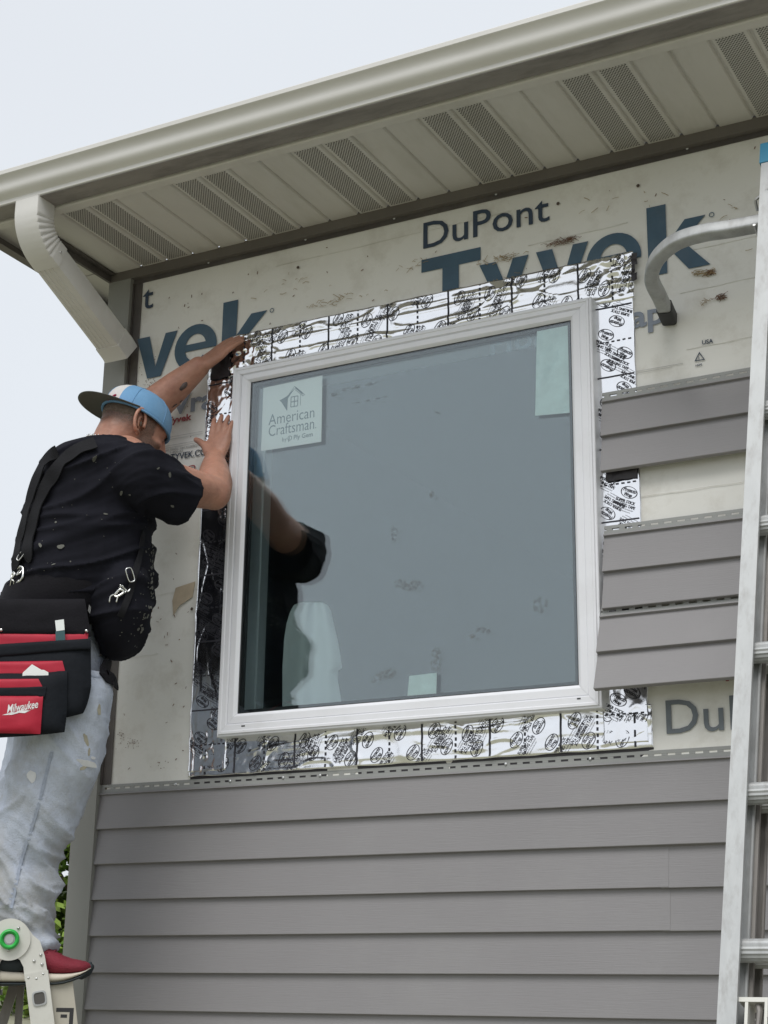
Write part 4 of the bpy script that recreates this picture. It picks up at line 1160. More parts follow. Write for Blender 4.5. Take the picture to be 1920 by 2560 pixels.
def rows_loft(mb, rows, Yc, sh=Vector((0, 0, 0)), p=2.3):
    rs = []
    for (y, xl, xr, a) in rows:
        c = at((xl + xr) / 2, y, Yc) + sh
        rs.append(sell(c, (xr - xl) / 2 / PXM, a, p))
    return mb.rings(rs, True)

# --- skeleton
Hc = at(335, 1062, -.30)
hF0 = Vector((.50, .866, 0)).normalized(); hR = Vector((.866, -.50, 0)).normalized()
BOW = math.radians(22)
hf = hF0 * math.cos(BOW) - ZV * math.sin(BOW); hu = hF0 * math.sin(BOW) + ZV * math.cos(BOW)
Nb = at(272, 1150, -.345)
Sr = at(352, 1192, -.455); Er = at(536, 1233, -.195); Wr = at(536, 1150, -.085); Tr = at(562, 1032, -.040)
Sl = Vector((-1.475, -.145, 3.06)); El = at(335, 1055, -.120); Wl = at(497, 918, -.075); Tl = at(590, 846, -.030)
def hand(mb, W, T, pn0, thumb_up, size=1.0, spread=.0, thumb=None, curl=.35):
    hd = (T - W).normalized()
    pn = (pn0 - hd * pn0.dot(hd)).normalized()
    lt = pn.cross(hd)
    if lt.dot(thumb_up) < 0: lt = -lt
    s = size
    rs = []
    for (t, w, h) in ((-.02, .029, .022), (.0, .029, .021), (.02, .034, .020), (.045, .041, .018), (.075, .042, .0155), (.093, .040, .013), (.100, .034, .010)):
        c = W + hd * (t * s) - pn * (.004 * math.sin(t * 20))
        rs.append([c + lt * (w * s * math.cos(6.2832 * i / 18)) + pn * (h * s * math.sin(6.2832 * i / 18)) for i in range(18)])
    mb.rings(rs, True)
    for k, (o, L, r, sp) in enumerate(((.029, .070, .0088, .16), (.010, .079, .0092, .04), (-.0095, .073, .0088, -.06), (-.0285, .057, .0078, -.18))):
        base = W + hd * (.088 * s) + lt * (o * s)
        dirv = (hd + lt * (sp * (.5 + spread))).normalized()
        p = [base - dirv * .02 * s, base]
        c = curl * (.45 + .08 * k); dcur = dirv
        for (sg, q) in ((.46, .10), (.30, 1.0), (.24, .75)):
            dcur = (dcur * math.cos(c * q) - pn * math.sin(c * q)).normalized()
            p.append(p[-1] + dcur * (L * sg * s))
        mb.chain(p, [r * 1.15 * s, r * 1.12 * s, r * 1.0 * s, r * .95 * s, r * .82 * s], 12)
    th = thumb or (lt * .80 + hd * .55)
    a = W + hd * (.026 * s) + lt * (.024 * s); th = th.normalized()
    p = [a, a + (th * .8 + hd * .4).normalized() * .040 * s, a + (th * .8 + hd * .4).normalized() * .040 * s + th * .030 * s, a + (th * .8 + hd * .4).normalized() * .040 * s + th * .030 * s + (th - pn * .1 - hd * .10).normalized() * .024 * s]
    mb.chain(p, [.0175 * s, .0130 * s, .0105 * s, .0088 * s], 12)

# --- body: one continuous skin
mb = MB()
mb.sphere(Hc, (.098, .077, .104), 26, 18, ax=(hf, hR, hu))
mb.sphere(Hc + hf * .035 - hu * .045, (.066, .066, .075), 22, 14, ax=(hf, hR, hu))
mb.sphere(Hc + hf * .055 - hu * .088, (.045, .050, .036), 18, 12, ax=(hf, hR, hu))
mb.sphere(Hc + hf * .082 + hu * .012, (.018, .055, .016), 14, 8, ax=(hf, hR, hu))
mb.chain([Hc + hf * .094 + hu * .005, Hc + hf * .112 - hu * .030, Hc + hf * .108 - hu * .040], [.010, .0135, .012], 12)
for s_ in (1, -1):
    mb.sphere(Hc + hf * .100 - hu * .040 + hR * (.011 * s_), .009, 10, 7)
    mb.sphere(Hc + hf * .070 - hu * .035 + hR * (.040 * s_), (.022, .020, .022), 12, 8, ax=(hf, hR, hu))
mb.sphere(Hc + hf * .100 - hu * .066, (.010, .024, .007), 12, 7, ax=(hf, hR, hu)); mb.sphere(Hc + hf * .098 - hu * .078, (.011, .022, .008), 12, 7, ax=(hf, hR, hu))
mb.chain([Nb - ZV * .07, Nb, Hc - hu * .055 - hf * .030], [.088, .071, .064], 20)
mb.chain([Nb - ZV * .05 - FV * .02, (Nb + Sr) / 2 + ZV * .02, Sr], [.085, .075, .066], 16)
mb.chain([Nb - ZV * .05 - FV * .02, (Nb + Sl) / 2 + ZV * .015, Sl], [.085, .072, .062], 16)
mb.chain([Sr, Sr.lerp(Er, .5), Er], [.066, .060, .0485], 18)
fm = Er.lerp(Wr, .30)
mb.chain([Er, fm, Er.lerp(Wr, .65), Wr], [.0485, .0535, .045, .0325], 18)
mb.sphere(Er + (Er - Wr).normalized() * .012 - NL * 0, .044, 16, 10)
mb.chain([Sl, Sl.lerp(El, .5), El], [.062, .056, .046], 18)
mb.chain([El, El.lerp(Wl, .30), El.lerp(Wl, .65), Wl], [.052, .056, .047, .0335], 18)
hand(mb, Wr, Tr, Vector((.05, -1, .10)), Vector((-1, 0, .2)), 1.0, .15, thumb=(at(474, 1112, -.065) - at(512, 1142, -.08)), curl=.16)
hand(mb, Wl, Tl, Vector((-.35, -1, .25)), Vector((.4, 0, -1)), .98, -.395, thumb=(at(552, 893, -.06) - at(515, 920, -.08)), curl=.22)
core = [(1150, 150, 370, .155), (1190, 118, 400, .18), (1250, 100, 385, .185), (1320, 82, 365, .18), (1400, 62, 365, .18), (1470, 48, 360, .175), (1540, 20, 300, .17), (1620, -20, 240, .16), (1690, -25, 245, .16)]
rows_loft(mb, core, -.395)
for s_, sh in ((1, RV * .0), (-1, -RV * .19 - FV * .02)):
    for q in range(1):
        mb.chain([at(150, 1680, -.475) + sh, at(110, 2020, -.475) + sh, at(60, 2330, -.475) + sh, at(58, 2425, -.475) + sh], [.085, .060, .045, .040], 14)
body = solid('body', mb, .0046, 4, M['skin'], man)
bt = bvh(body)

# ear, eye and mouth
def ear(side):
    mb = MB(); c = Hc + hR * (.0765 * side) - hf * .002 - hu * .022
    back = (hR * side * .75 - hf * .55).normalized(); upx = (hu * .97 - hf * .18).normalized(); out = (-hf * .6 + hR * side * .5)
    e1 = (-hf * .93 + hR * side * .36).normalized()
    rim = []
    for k in range(17):
        a = math.radians(-62 + 262 * k / 16)
        r = .0335 if a < 2.2 else .031
        rim.append(c + upx * (r * math.sin(a) * 1.08 + .002) + e1 * (.0205 * math.cos(a) + .007) + hR * (side * .004))
    rim = [c - upx * .034 + e1 * .001] + rim
    mb.tube(rim, [.0062] + [.0050] * (len(rim) - 1), 10)
    mb.sphere(c - upx * .032 + e1 * .004, (.008, .006, .010), 10, 7, ax=(e1, hR, upx))
    rs = []
    for q in (1.0, .72, .40, .12):
        rs.append([c + upx * (.032 * q * math.sin(6.2832 * i / 20) + .001) + e1 * (.0215 * q * math.cos(6.2832 * i / 20) + .006) - (hR * side) * (.007 * (1 - q)) + (hR * side) * .002 for i in range(20)])
    mb.rings(rs, True)
    mb.tube([c + upx * .018 + e1 * .004, c + upx * .004 + e1 * .013, c - upx * .014 + e1 * .010, c - upx * .020 + e1 * .000], [.0030, .0038, .0040, .003], 8)
    o = mb.build('ear', M['skin'], man, smooth=180)
    MB().sphere(c + e1 * .000 - upx * .004 + hR * (side * .0012), (.0050, .003, .008), 10, 6, ax=(e1, hR, upx)).build('ear_canal', M['hair'], o, smooth=180)
ear(1); ear(-1)
for s_ in (1, -1):
    MB().sphere(Hc + hf * .074 - hu * .015 + hR * (.029 * s_), .0110, 14, 9).build('eye', M['paper'], man, smooth=180)
    mb = MB(); mb.tube([Hc + hf * .096 + hu * .010 + hR * (.016 * s_), Hc + hf * .096 + hu * .016 + hR * (.032 * s_), Hc + hf * .084 + hu * .012 + hR * (.050 * s_)], [.004, .0045, .003], 7); mb.build('eyebrow', M['hair'], man, smooth=180)
# cropped hair round the back and sides, stubble beard along the jaw
def patch(name, m, test, off, rough):
    bm = bmesh.new(); bm.from_mesh(body.data); bm.normal_update()
    drop = [v for v in bm.verts if not test(v.co)]
    for v in bm.verts: v.co = v.co + v.normal * (off + rough * noise.noise(v.co * 260))
    bmesh.ops.delete(bm, geom=drop, context='VERTS')
    for v in bm.verts:
        if v.is_boundary: v.co = v.co - v.normal * (off * 1.4)
    me = bpy.data.meshes.new(name); bm.to_mesh(me); bm.free()
    me.polygons.foreach_set('use_smooth', [True] * len(me.polygons)); me.materials.append(m)
    return new_obj(name, me, man)
def hc(p):
    d = p - Hc; return d.dot(hf), d.dot(hR), d.dot(hu)
def is_hair(p):
    a, b, c = hc(p); w = .006 * noise.noise(p * 60)
    return abs(a) < .13 and abs(b) < .1 and -.06 < c < .08 and c > -.020 + w + (.0 if a < -.03 else (a + .03) * .9) and a < .040
def is_beard(p):
    a, b, c = hc(p); w = .007 * noise.noise(p * 55)
    return .010 + w < a < .13 and abs(b) < .085 and -.14 < c < (-.040 + w if a > .045 else -.006 + w) and not (abs(b) < .020 and c > -.062) and not (a > .095 and abs(b) < .022 and -.083 < c < -.060) and a > (.010 if c > -.06 else .012)
patch('hair', M['hair'], is_hair, .0026, .0012)
sb = body.data.attributes.new('stubble', 'FLOAT', 'POINT')
for v, d in zip(body.data.vertices, sb.data):
    a, b, c = hc(v.co); val = 0
    if abs(a) < .14 and abs(b) < .10 and -.15 < c < .06:
        w = .006 * noise.noise(v.co * 45)
        # hair fading out towards the nape and round the ears
        val = smoothstep(-.078, -.018, c + w + min(0, (.035 - a)) * .0) * smoothstep(.045, .015, a) * .95
        # sideburn and jaw
        bz_ = smoothstep(.000, .022, a + w) * smoothstep(-.004, -.020, c + w - (0 if a < .045 else .0)) * (1 if a < .05 else smoothstep(-.028, -.046, c + w))
        sbn = smoothstep(.008, .018, a) * smoothstep(.052, .040, a) * smoothstep(-.03, -.015, c) * .9
        val = max(val, bz_ * .85 * smoothstep(-.14, -.115, c), sbn)
    d.value = val
# forearm tattoos
def decal(tree, pts, off, t=.0006):
    ps = [onto(tree, x, y, off)[0] for x, y in pts]
    return ps
def fleck(mb, tree, px, py, rx, ry, ang=0.0, n=9, seed=0, off=.0012, pxm=905.0):
    p, nr = onto(tree, px, py, off)
    u = (RIGHT - nr * RIGHT.dot(nr)).normalized(); w = nr.cross(u); w = w if w.z > 0 else -w
    pts = []
    for k in range(n):
        a = 6.2832 * k / n; r = 1 + .45 * noise.noise(Vector((math.cos(a) * 1.5, math.sin(a) * 1.5, seed * 1.7)))
        x, y = rx * r * math.cos(a) / pxm, ry * r * math.sin(a) / pxm
        pts.append(p + u * (x * math.cos(ang) - y * math.sin(ang)) + w * (x * math.sin(ang) + y * math.cos(ang)))
    mb.prism(pts, nr * .0008)
mb = MB(); fleck(mb, bt, 458, 966, 16, 7, .65, 14, 2, .0010)
for k, (x, y, a, b, an) in enumerate(((437, 1013, 9, 2.4, .1), (446, 1020, 2.2, 9, .1), (458, 1006, 8, 2.4, -.9), (461, 1018, 2.4, 8, -.5), (470, 1004, 7, 2, .8), (452, 1003, 5, 2, .3))):
    fleck(mb, bt, x, y, a, b, an, 8, k, .0010)
mb.build('tattoo', M['tattoo'], man, smooth=180)

# --- shirt
mb = MB()
srows = [(1108, 228, 305, .075), (1122, 185, 345, .125), (1142, 138, 388, .175), (1165, 112, 412, .205), (1200, 93, 424, .215), (1240, 81, 404, .215), (1300, 66, 383, .212), (1350, 55, 380, .210), (1400, 44, 384, .212), (1450, 32, 386, .210), (1490, 18, 380, .205), (1530, 6, 345, .195)]
rows_loft(mb, srows, -.395)
mb.sphere(at(302, 1515, -.395), (.086, .150, .142), 24, 16, ax=(FV, RV, ZV))
Se = at(463, 1252, -.315)
mb.chain([Nb - ZV * .055, Sr], [.10, .092], 22)
ex_ = (Se - Sr).normalized()
mb.tube([Sr - ex_ * .02, Sr.lerp(Se, .35), Sr.lerp(Se, .8), Se + ex_ * .012], [.090, .088, .079, .0745], 26)
mb.chain([Nb - ZV * .055, Sl, Sl.lerp(El, .45)], [.10, .086, .074], 20)
def fold_shirt(p, n):
    wv = noise.noise(p * 4) * .05
    q = Vector((p.dot(FV) * 2.6, p.dot(RV) * 2.6, (p.z + wv) * 17 - p.dot(FV) * 4.5))
    a = 1 - abs(noise.noise(q)) * 2.6
    q2 = Vector((p.dot(FV) * 5, p.dot(RV) * 5, (p.z + wv) * 34 - p.dot(FV) * 9))
    a2 = 1 - abs(noise.noise(q2)) * 3.0
    b = noise.noise(Vector((p.x * 6, p.y * 6, p.z * 12)))
    g = smoothstep(3.14, 2.98, p.z)
    return -.003 + .015 * smoothstep(.02, .16, (p - Se).length) * max(0, a) ** 2.4 * (.35 + .65 * g) + .0022 * max(0, a2) ** 2 * (.3 + .7 * g) * smoothstep(.03, .14, (p - Se).length) + .004 * b
shirt = solid('shirt', mb, .0062, 3, M['shirt'], man, fold_shirt, keep=lambda c: not ((c - Nb).length < .115 and c.z > Nb.z + .012 and (c - Nb).dot(FV) > -.09))
stt = bvh(shirt)
# sleeve hem
mb = MB(); a1_ = Se + ex_ * .058
up_ = (ZV - ex_ * ex_.z).normalized(); sd_ = ex_.cross(up_)
# collar band
mb = MB()
cr = []
for i in range(33):
    a = 6.2832 * i / 32
    cr.append(Nb + ZV * (.020 - .022 * math.cos(a)) + FV * (.078 * math.cos(a) + .004) + RV * (.080 * math.sin(a)))
mb.tube(cr, .0075, 8); mb.build('collar', M['shirt'], shirt, smooth=180)
# silver chain at the nape: separate links
lk = MB()
ring_ = [Vector((.0042 * math.cos(6.2832 * i / 12), .0030 * math.sin(6.2832 * i / 12), 0)) for i in range(13)]
lk.tube(ring_, .0013, 6); lkm = lk.mesh('link', M['chain'], 180)
chn = new_obj('necklace', MB().tube([Nb + ZV * (.040 - .022 * math.cos(6.2832 * i / 40)) + FV * (.068 * math.cos(6.2832 * i / 40) + .0) + RV * (.0715 * math.sin(6.2832 * i / 40)) for i in range(41)], .0012, 6).mesh('necklace', M['chain'], 180), man)
for i in range(46):
    a = 6.2832 * i / 46
    o = new_obj('link', lkm, chn, Nb + ZV * (.040 - .022 * math.cos(a)) + FV * (.069 * math.cos(a)) + RV * (.0725 * math.sin(a)))
    o.rotation_euler = (a * 2.3, a * 1.1 + (i % 2) * 1.4, a)
mb = MB(); rnd = random.Random(3)
for k in range(34):
    fleck(mb, stt, rnd.uniform(60, 370), rnd.uniform(1150, 1470), rnd.uniform(.5, 1.4), rnd.uniform(.6, 1.6), rnd.uniform(0, 3), 6, k)
for k, (x, y, a, b, an) in enumerate(((236, 1146, 5, 10, -.5), (152, 1367, 9, 6, .1), (101, 1363, 4, 6, .6), (304, 1232, 3, 9, -.4), (424, 1187, 3, 8, 0), (431, 1265, 6, 3, -.8), (134, 1412, 6, 2, .5), (263, 1285, 6, 2, 0), (176, 1404, 2, 2, 0), (140, 1306, 3, 3, 0), (325, 1237, 3, 2, 0), (395, 1171, 4, 2, .5))):
    fleck(mb, stt, x, y, a, b, an, 9, 90 + k)
for k in range(60):
    y = rnd.uniform(1360, 1590); fleck(mb, stt, 383 - abs(rnd.gauss(0, 7)) - max(0, (y - 1500) * .35), y, rnd.uniform(1, 5), rnd.uniform(1, 5), rnd.uniform(0, 3), 7, 200 + k)
for k in range(22):
    fleck(mb, stt, rnd.uniform(300, 365), rnd.uniform(1480, 1620), rnd.uniform(.8, 2), rnd.uniform(.8, 2), 0, 6, 300 + k)
mb.build('paint_fleck', M['fleck'], shirt, kind='stuff')

# --- jeans
lrows = [(1690, 45, 277, .125), (1730, 48, 279, .124), (1760, 50, 277, .122), (1800, 50, 272, .120), (1850, 42, 263, .117), (1900, 32, 253, .114), (1950, 20, 240, .112), (2000, 3, 214, .110), (2040, -8, 196, .108), (2080, -20, 178, .106), (2124, -30, 153, .104), (2168, -36, 132, .100), (2205, -38, 142, .102), (2250, -36, 136, .098), (2300, -34, 130, .094), (2335, -30, 124, .088), (2366, -26, 122, .084)]
mb = MB()
rows_loft(mb, [(1545, -10, 290, .19), (1600, -38, 262, .205), (1660, -55, 272, .215), (1705, -60, 276, .215), (1740, -50, 270, .20)], -.395)
rows_loft(mb, lrows, -.475)
rows_loft(mb, lrows, -.53, -RV * .205 - FV * .035)
def fold_jeans(p, n):
    hgt = p.z - 1.72
    low = smoothstep(.42, .05, hgt)
    wv = noise.noise(p * 5) * .06
    q = Vector((p.dot(FV) * 3.5, p.dot(RV) * 4, (p.z + wv) * 11 + p.dot(FV) * 9 * (1 if noise.noise(p * 2.2) > -.05 else -1)))
    a = 1 - abs(noise.noise(q)) * 2.1
    b = noise.noise(Vector((p.x * 10, p.y * 10, p.z * 14 + 3)))
    c = noise.noise(Vector((p.dot(FV) * 9 + p.z * 5, p.dot(RV) * 9, p.z * 2.5)))
    q3 = Vector((p.dot(FV) * 8, p.dot(RV) * 8, (p.z + wv) * 26 + p.dot(FV) * 16))
    a3 = 1 - abs(noise.noise(q3)) * 2.6
    return -.004 + (.007 + .016 * low) * max(0, a) ** 2.2 + (.002 + .006 * low) * max(0, a3) ** 2 + .003 * b + .008 * c
jeans = solid('jeans', mb, .0062, 3, M['denim'], man, fold_jeans)
jt = bvh(jeans)
def ribbon(tree, pxs, wid, th, off, name, m, parent, n=6):
    pts = []
    P = [Vector((x, y, 0)) for x, y in pxs]; dense = spline(P, n)
    L = [onto(tree, q.x, q.y, off) for q in dense]
    for _ in range(4):
        L = [L[0]] + [((L[i - 1][0] + L[i][0] * 2 + L[i + 1][0]) / 4, (L[i - 1][1] + L[i][1] * 2 + L[i + 1][1]).normalized()) for i in range(1, len(L) - 1)] + [L[-1]]
    rs = []
    for i, (p, nr) in enumerate(L):
        t = (L[min(i + 1, len(L) - 1)][0] - L[max(i - 1, 0)][0]).normalized(); s = t.cross(nr).normalized()
        rs.append([p + s * (wid / 2), p + s * (wid / 2) + nr * th, p - s * (wid / 2) + nr * th, p - s * (wid / 2)])
    return MB().rings(rs, True).build(name, m, parent, smooth=30)
ribbon(jt, [(130, 1880), (112, 1950), (92, 2030), (66, 2110), (48, 2170), (38, 2230), (28, 2270)], .007, .002, .0002, 'side_seam', M['denim_seam'], jeans)
ribbon(jt, [(228, 1690), (245, 1693), (262, 1690)], .004, .0012, .0004, 'pocket_seam', M['denim_seam'], jeans)
ribbon(jt, [(230, 1600), (247, 1640), (250, 1662)], .004, .0012, .0004, 'pocket_seam', M['denim_seam'], jeans)
for k, (x, y, a, b, an) in enumerate(((248, 1775, 7, 12, .1), (215, 1850, 5, 16, .3), (222, 1880, 4, 10, 0), (208, 1920, 12, 4, .3))):
    mb = MB(); fleck(mb, jt, x, y, a, b, an, 12, k, .0004); mb.build('stain', M['stain'], jeans)
for k, (x, y, a, b, an) in enumerate(((216, 1908, 26, 9, -.395), (80, 1940, 10, 14, .3), (232, 1895, 8, 4, 0))):
    mb = MB(); fleck(mb, jt, x, y, a, b, an, 16, 30 + k, .0006); mb.build('frayed_patch', M['denim_patch'], jeans)
rv2 = MB().sphere((0, 0, 0), .0045, 10, 6).mesh('rivet', M['alu_dark'], 180)
p, nr = onto(jt, 250, 1637, .001); new_obj('rivet', rv2, jeans, p)
mb = MB()
for k in range(22):
    y = 1985 + k * 12.5; x = 108 - (y - 1985) * .29
    if y < 2270: fleck(mb, jt, x - 4, y, 5, 2.2, 0, 6, 60 + k, .0006)
mb.build('seam_stitch', M['denim_seam'], jeans, kind='stuff')

# --- tool belt, suspenders and pouch
brs = []
for (y, xl, xr, a) in ((1484, 14, 352, .213), (1500, 8, 350, .217), (1535, -8, 332, .219), (1570, -24, 308, .221), (1592, -36, 292, .222)):
    c = at((xl + xr) / 2, y, -.395); brs.append(sell(c, (xr - xl) / 2 / PXM, a, 2.4, 48))
inn = [[c + (v - c) * .965 for v in r] for r, c in ((r, sum(r, Vector()) / len(r)) for r in brs)]
belt = MB().rings(brs + inn[::-1] + [brs[0]], False).build('tool_belt', M['belt'], man, smooth=50)
blt = bvh(belt)
gm = []
for (x, y) in ((248, 1522), (271, 1531), (245, 1543), (270, 1551), (280, 1597)):
    p, nr = onto(blt, x, y, .0015)
    u = nr.cross(ZV).normalized(); w = u.cross(nr)
    MB().tube([p + u * (.0052 * math.cos(6.2832 * i / 14)) + w * (.0056 * math.sin(6.2832 * i / 14)) for i in range(15)], .0011, 6, caps=False).build('grommet', M['alu_dark'], belt, smooth=180)
mb = MB(); fleck(mb, blt, 225, 1525, 6, 14, .1, 4, 1, .001); mb.build('cloth_tag', M['white_thread'], belt)
ribbon(jt, [(236, 1560), (256, 1610), (270, 1655), (279, 1700), (281, 1722)], .036, .004, .008, 'belt_tail', M['belt'], belt)
ribbon(stt, [(240, 1112), (196, 1128), (152, 1165), (118, 1220), (92, 1290), (76, 1362), (70, 1400)], .040, .0035, .0085, 'suspender', M['strap'], man)
ribbon(stt, [(150, 1128), (120, 1160), (96, 1210), (76, 1285), (58, 1360), (46, 1420)], .036, .0035, .014, 'suspender', M['strap'], man)
ribbon(stt, [(355, 1330), (345, 1400), (330, 1450), (318, 1500), (300, 1540)], .018, .003, .004, 'suspender', M['strap'], man)
def loop(tree, c, w, h, ang, r, name='buckle', off=.008, m='chrome'):
    p, nr = onto(tree, c[0], c[1], off)
    u = (RIGHT - nr * RIGHT.dot(nr)).normalized(); v = nr.cross(u); v = v if v.z > 0 else -v
    pts = []
    for k in range(25):
        a = 6.2832 * k / 24; x = w * math.copysign(abs(math.cos(a)) ** .5, math.cos(a)) / PXM; y = h * math.copysign(abs(math.sin(a)) ** .5, math.sin(a)) / PXM
        pts.append(p + u * (x * math.cos(ang) - y * math.sin(ang)) + v * (x * math.sin(ang) + y * math.cos(ang)))
    return MB().tube(pts, r, 7, caps=False).build(name, M[m], man, smooth=180)
loop(stt, (323, 1438), 8, 17, .35, .0017)
loop(stt, (59, 1388), 17, 6, .75, .0017); loop(stt, (48, 1415), 14, 5, .6, .0018); loop(stt, (56, 1432), 7, 14, -.3, .0022); loop(stt, (40, 1440), 8, 6, .2, .004); loop(stt, (36, 1458), 5, 12, -.3, .002)
loop(stt, (306, 1474), 4, 9, .6, .0018)
mb = MB()
def wire(tree, pxs, r, off=.008):
    mb.tube(spline([onto(tree, x, y, off)[0] for x, y in pxs], 5), r, 7)
wire(stt, [(300, 1462), (312, 1474), (318, 1482), (322, 1474)], .0022); wire(stt, [(288, 1488), (300, 1474), (308, 1482), (296, 1494), (288, 1490)], .0036); wire(stt, [(277, 1505), (280, 1492), (290, 1486)], .0022); wire(stt, [(293, 1508), (296, 1495)], .0024)
wire(stt, [(52, 1455), (60, 1440), (64, 1425), (58, 1418), (50, 1425)], .0034); wire(stt, [(44, 1462), (52, 1448)], .0024)
mb.build('snap_hook', M['chrome'], man, smooth=180)

PO = at(130, 1600, -.395) + RV * .268
def pq(x, y, off): return atn(x, y, PO, RV, off)
def pillow(corners, base, bulge, name, m, parent, depth=.028, n=12, lean=0.0, round_=0.0, wr=.0022):
    TL, TR, BR, BL = [Vector((x, y, 0)) for x, y in corners]
    g = []
    for j in range(n + 1):
        for i in range(n + 1):
            u, v = i / n, j / n
            uu, vv = u, v
            q = TL.lerp(TR, u).lerp(BL.lerp(BR, u), v)
            if round_ and v > .5 and u > .5:
                a, b = (u - .5) * 2, (v - .5) * 2
                k = max(0, math.hypot(a, b) - 1) if a * b > .2 else 0
                ctr = TL.lerp(TR, .5).lerp(BL.lerp(BR, .5), .5); q = q.lerp(ctr, k * round_)
            e = (1 - (2 * u - 1) ** 4) * (1 - (2 * v - 1) ** 4)
            f = base + bulge * e ** .6 + lean * v + wr * noise.noise(Vector((q.x * .03, q.y * .05, base * 90)))
            g.append((q.x, q.y, f))
    vs = [pq(x, y, f) for x, y, f in g]; b = len(vs); vs += [pq(x, y, base + lean - depth) for x, y, f in g]
    N1 = n + 1; fs = []
    for j in range(n):
        for i in range(n):
            fs.append((j * N1 + i, j * N1 + i + 1, (j + 1) * N1 + i + 1, (j + 1) * N1 + i)); fs.append((b + j * N1 + i, b + (j + 1) * N1 + i, b + (j + 1) * N1 + i + 1, b + j * N1 + i + 1))
    for i in range(n):
        fs.append((i, b + i, b + i + 1, i + 1)); k = n * N1; fs.append((k + i, k + i + 1, b + k + i + 1, b + k + i))
        fs.append((i * N1, (i + 1) * N1, b + (i + 1) * N1, b + i * N1)); fs.append((i * N1 + n, b + i * N1 + n, b + (i + 1) * N1 + n, (i + 1) * N1 + n))
    return MB().add(vs, fs).build(name, M[m], parent, smooth=60)
pouch = pillow([(-60, 1498), (212, 1497), (228, 1592), (-60, 1590)], .004, .012, 'tool_pouch', 'belt', man, .02)
pillow([(-60, 1582), (221, 1584), (216, 1626), (-60, 1630)], .008, .006, 'pocket_lining', 'pouch_red', pouch, .02)
pillow([(-60, 1618), (227, 1600), (229, 1796), (-60, 1812)], .014, .020, 'pocket', 'pouch_black', pouch, .035, round_=.35)
pillow([(-60, 1655), (156, 1652), (166, 1690), (-60, 1692)], .036, .006, 'pocket_lining', 'pouch_red', pouch, .02)
pillow([(-60, 1684), (168, 1677), (167, 1834), (-60, 1848)], .040, .018, 'pocket', 'pouch_black', pouch, .03, round_=.12)
pillow([(-60, 1698), (96, 1697), (110, 1724), (-60, 1724)], .060, .004, 'pocket_lining', 'pouch_red', pouch, .02)
pillow([(-60, 1719), (116, 1716), (112, 1742), (-60, 1744)], .062, .005, 'pocket_binding', 'pouch_black', pouch, .02)
rp = pillow([(-60, 1737), (108, 1738), (101, 1835), (-60, 1832)], .063, .012, 'pocket_panel', 'pouch_red', pouch, .02)
pillow([(-60, 1614), (226, 1596), (228, 1622), (-60, 1648)], .030, .006, 'pocket_binding', 'pouch_black', pouch, .01)
mb = MB()
px2m = 1 / 960.0
vs, fs = text_geo('Milwaukee', 30, .018, .22, 0)
wd = max(v[0] for v in vs)
ptr = bvh(rp)
def onp(x, y): return onto(ptr, x, y, .0010)[0]
mb.add([onp(17 + v[0] / wd * 78, 1782 - v[1] * .92 - v[0] / wd * 13) for v in vs], fs)
for tri_ in ([(5, 1788), (30, 1780), (46, 1783), (30, 1787)], [(28, 1786), (48, 1776), (72, 1776), (96, 1768), (62, 1783), (48, 1782)]):
    mb.add([onp(x, y) for x, y in tri_], [tuple(range(len(tri_)))])
mb.build('lettering', M['white_thread'], rp)
mb = MB(); mb.prism([pq(x, y, .046) for x, y in ((56, 1690), (57, 1682), (80, 1661), (104, 1675), (110, 1675), (121, 1681), (121, 1690))], RV * .002)
o = mb.build('paper_scrap', M['paper'], None); o['label'] = 'folded white paper scrap sticking out of the red pouch pocket'; o['category'] = 'paper'
tl = thing('hand_tool', 'teal handled tool with a white end standing in the top pouch pocket', 'tool', pq(150, 1610, .02))
MB().prism([pq(x, y, .014) for x, y in ((139, 1581), (162, 1578), (166, 1640), (140, 1640))], RV * .011).build('handle', M['teal'], tl)
MB().prism([pq(x, y, .012) for x, y in ((138, 1554), (160, 1551), (162, 1577.5), (141, 1580.5))], RV * .013).build('end', M['paper'], tl)
rv3 = MB().sphere((0, 0, 0), (.0050, .0050, .0050), 12, 8).mesh('rivet', M['chrome'], 180)
for (x, y) in ((3, 1575), (216, 1577)): new_obj('rivet', rv3, pouch, pq(x, y, .014))

# --- cap worn back to front
cap_c = Hc + hu * .010 + hf * .002
CA, CB, CH = .108, .089, .102
mb = MB(); rs = []
NS = 40
for j in range(0, 13):
    t = j / 12 * math.pi / 2
    rs_ = []
    for i in range(NS):
        a = 6.2832 * i / NS; ca, sa = math.cos(a), math.sin(a)
        rr = math.cos(t) ** .72
        bulge = .010 * max(0, -ca) * math.sin(t * 2)           # the stiff front panels stand at the back of the head
        rs_.append(cap_c + hf * ((CA * rr + bulge) * ca) + hR * (CB * rr * sa) + hu * (CH * math.sin(t) ** .95 - .004 + .0012 * noise.noise(Vector((ca * 3, sa * 3, t * 4)))))
    rs.append(rs_)
vs = [p for r in rs for p in r]; fs = []; mi = []
for j in range(12):
    for i in range(NS):
        k = (i + 1) % NS
        fs.append((j * NS + i, j * NS + k, (j + 1) * NS + k, (j + 1) * NS + i))
        a = 6.2832 * (i + .5) / NS
        mi.append(1 if abs(a - math.pi) < .56 else 0)
nb = len(vs)
vs += [cap_c + (p - cap_c) * .965 for p in vs]
f2 = [tuple(q + nb for q in f[::-1]) for f in fs]
rim = [(i, nb + i, nb + (i + 1) % NS, (i + 1) % NS) for i in range(NS)]
mb.v = vs; mb.f = fs + f2 + rim; mb.m = mi + mi + [0] * NS
cap = mb.build('cap', [M['cap_blue'], M['cap_white']], man, smooth=180)
ct = bvh(cap)
mb = MB()
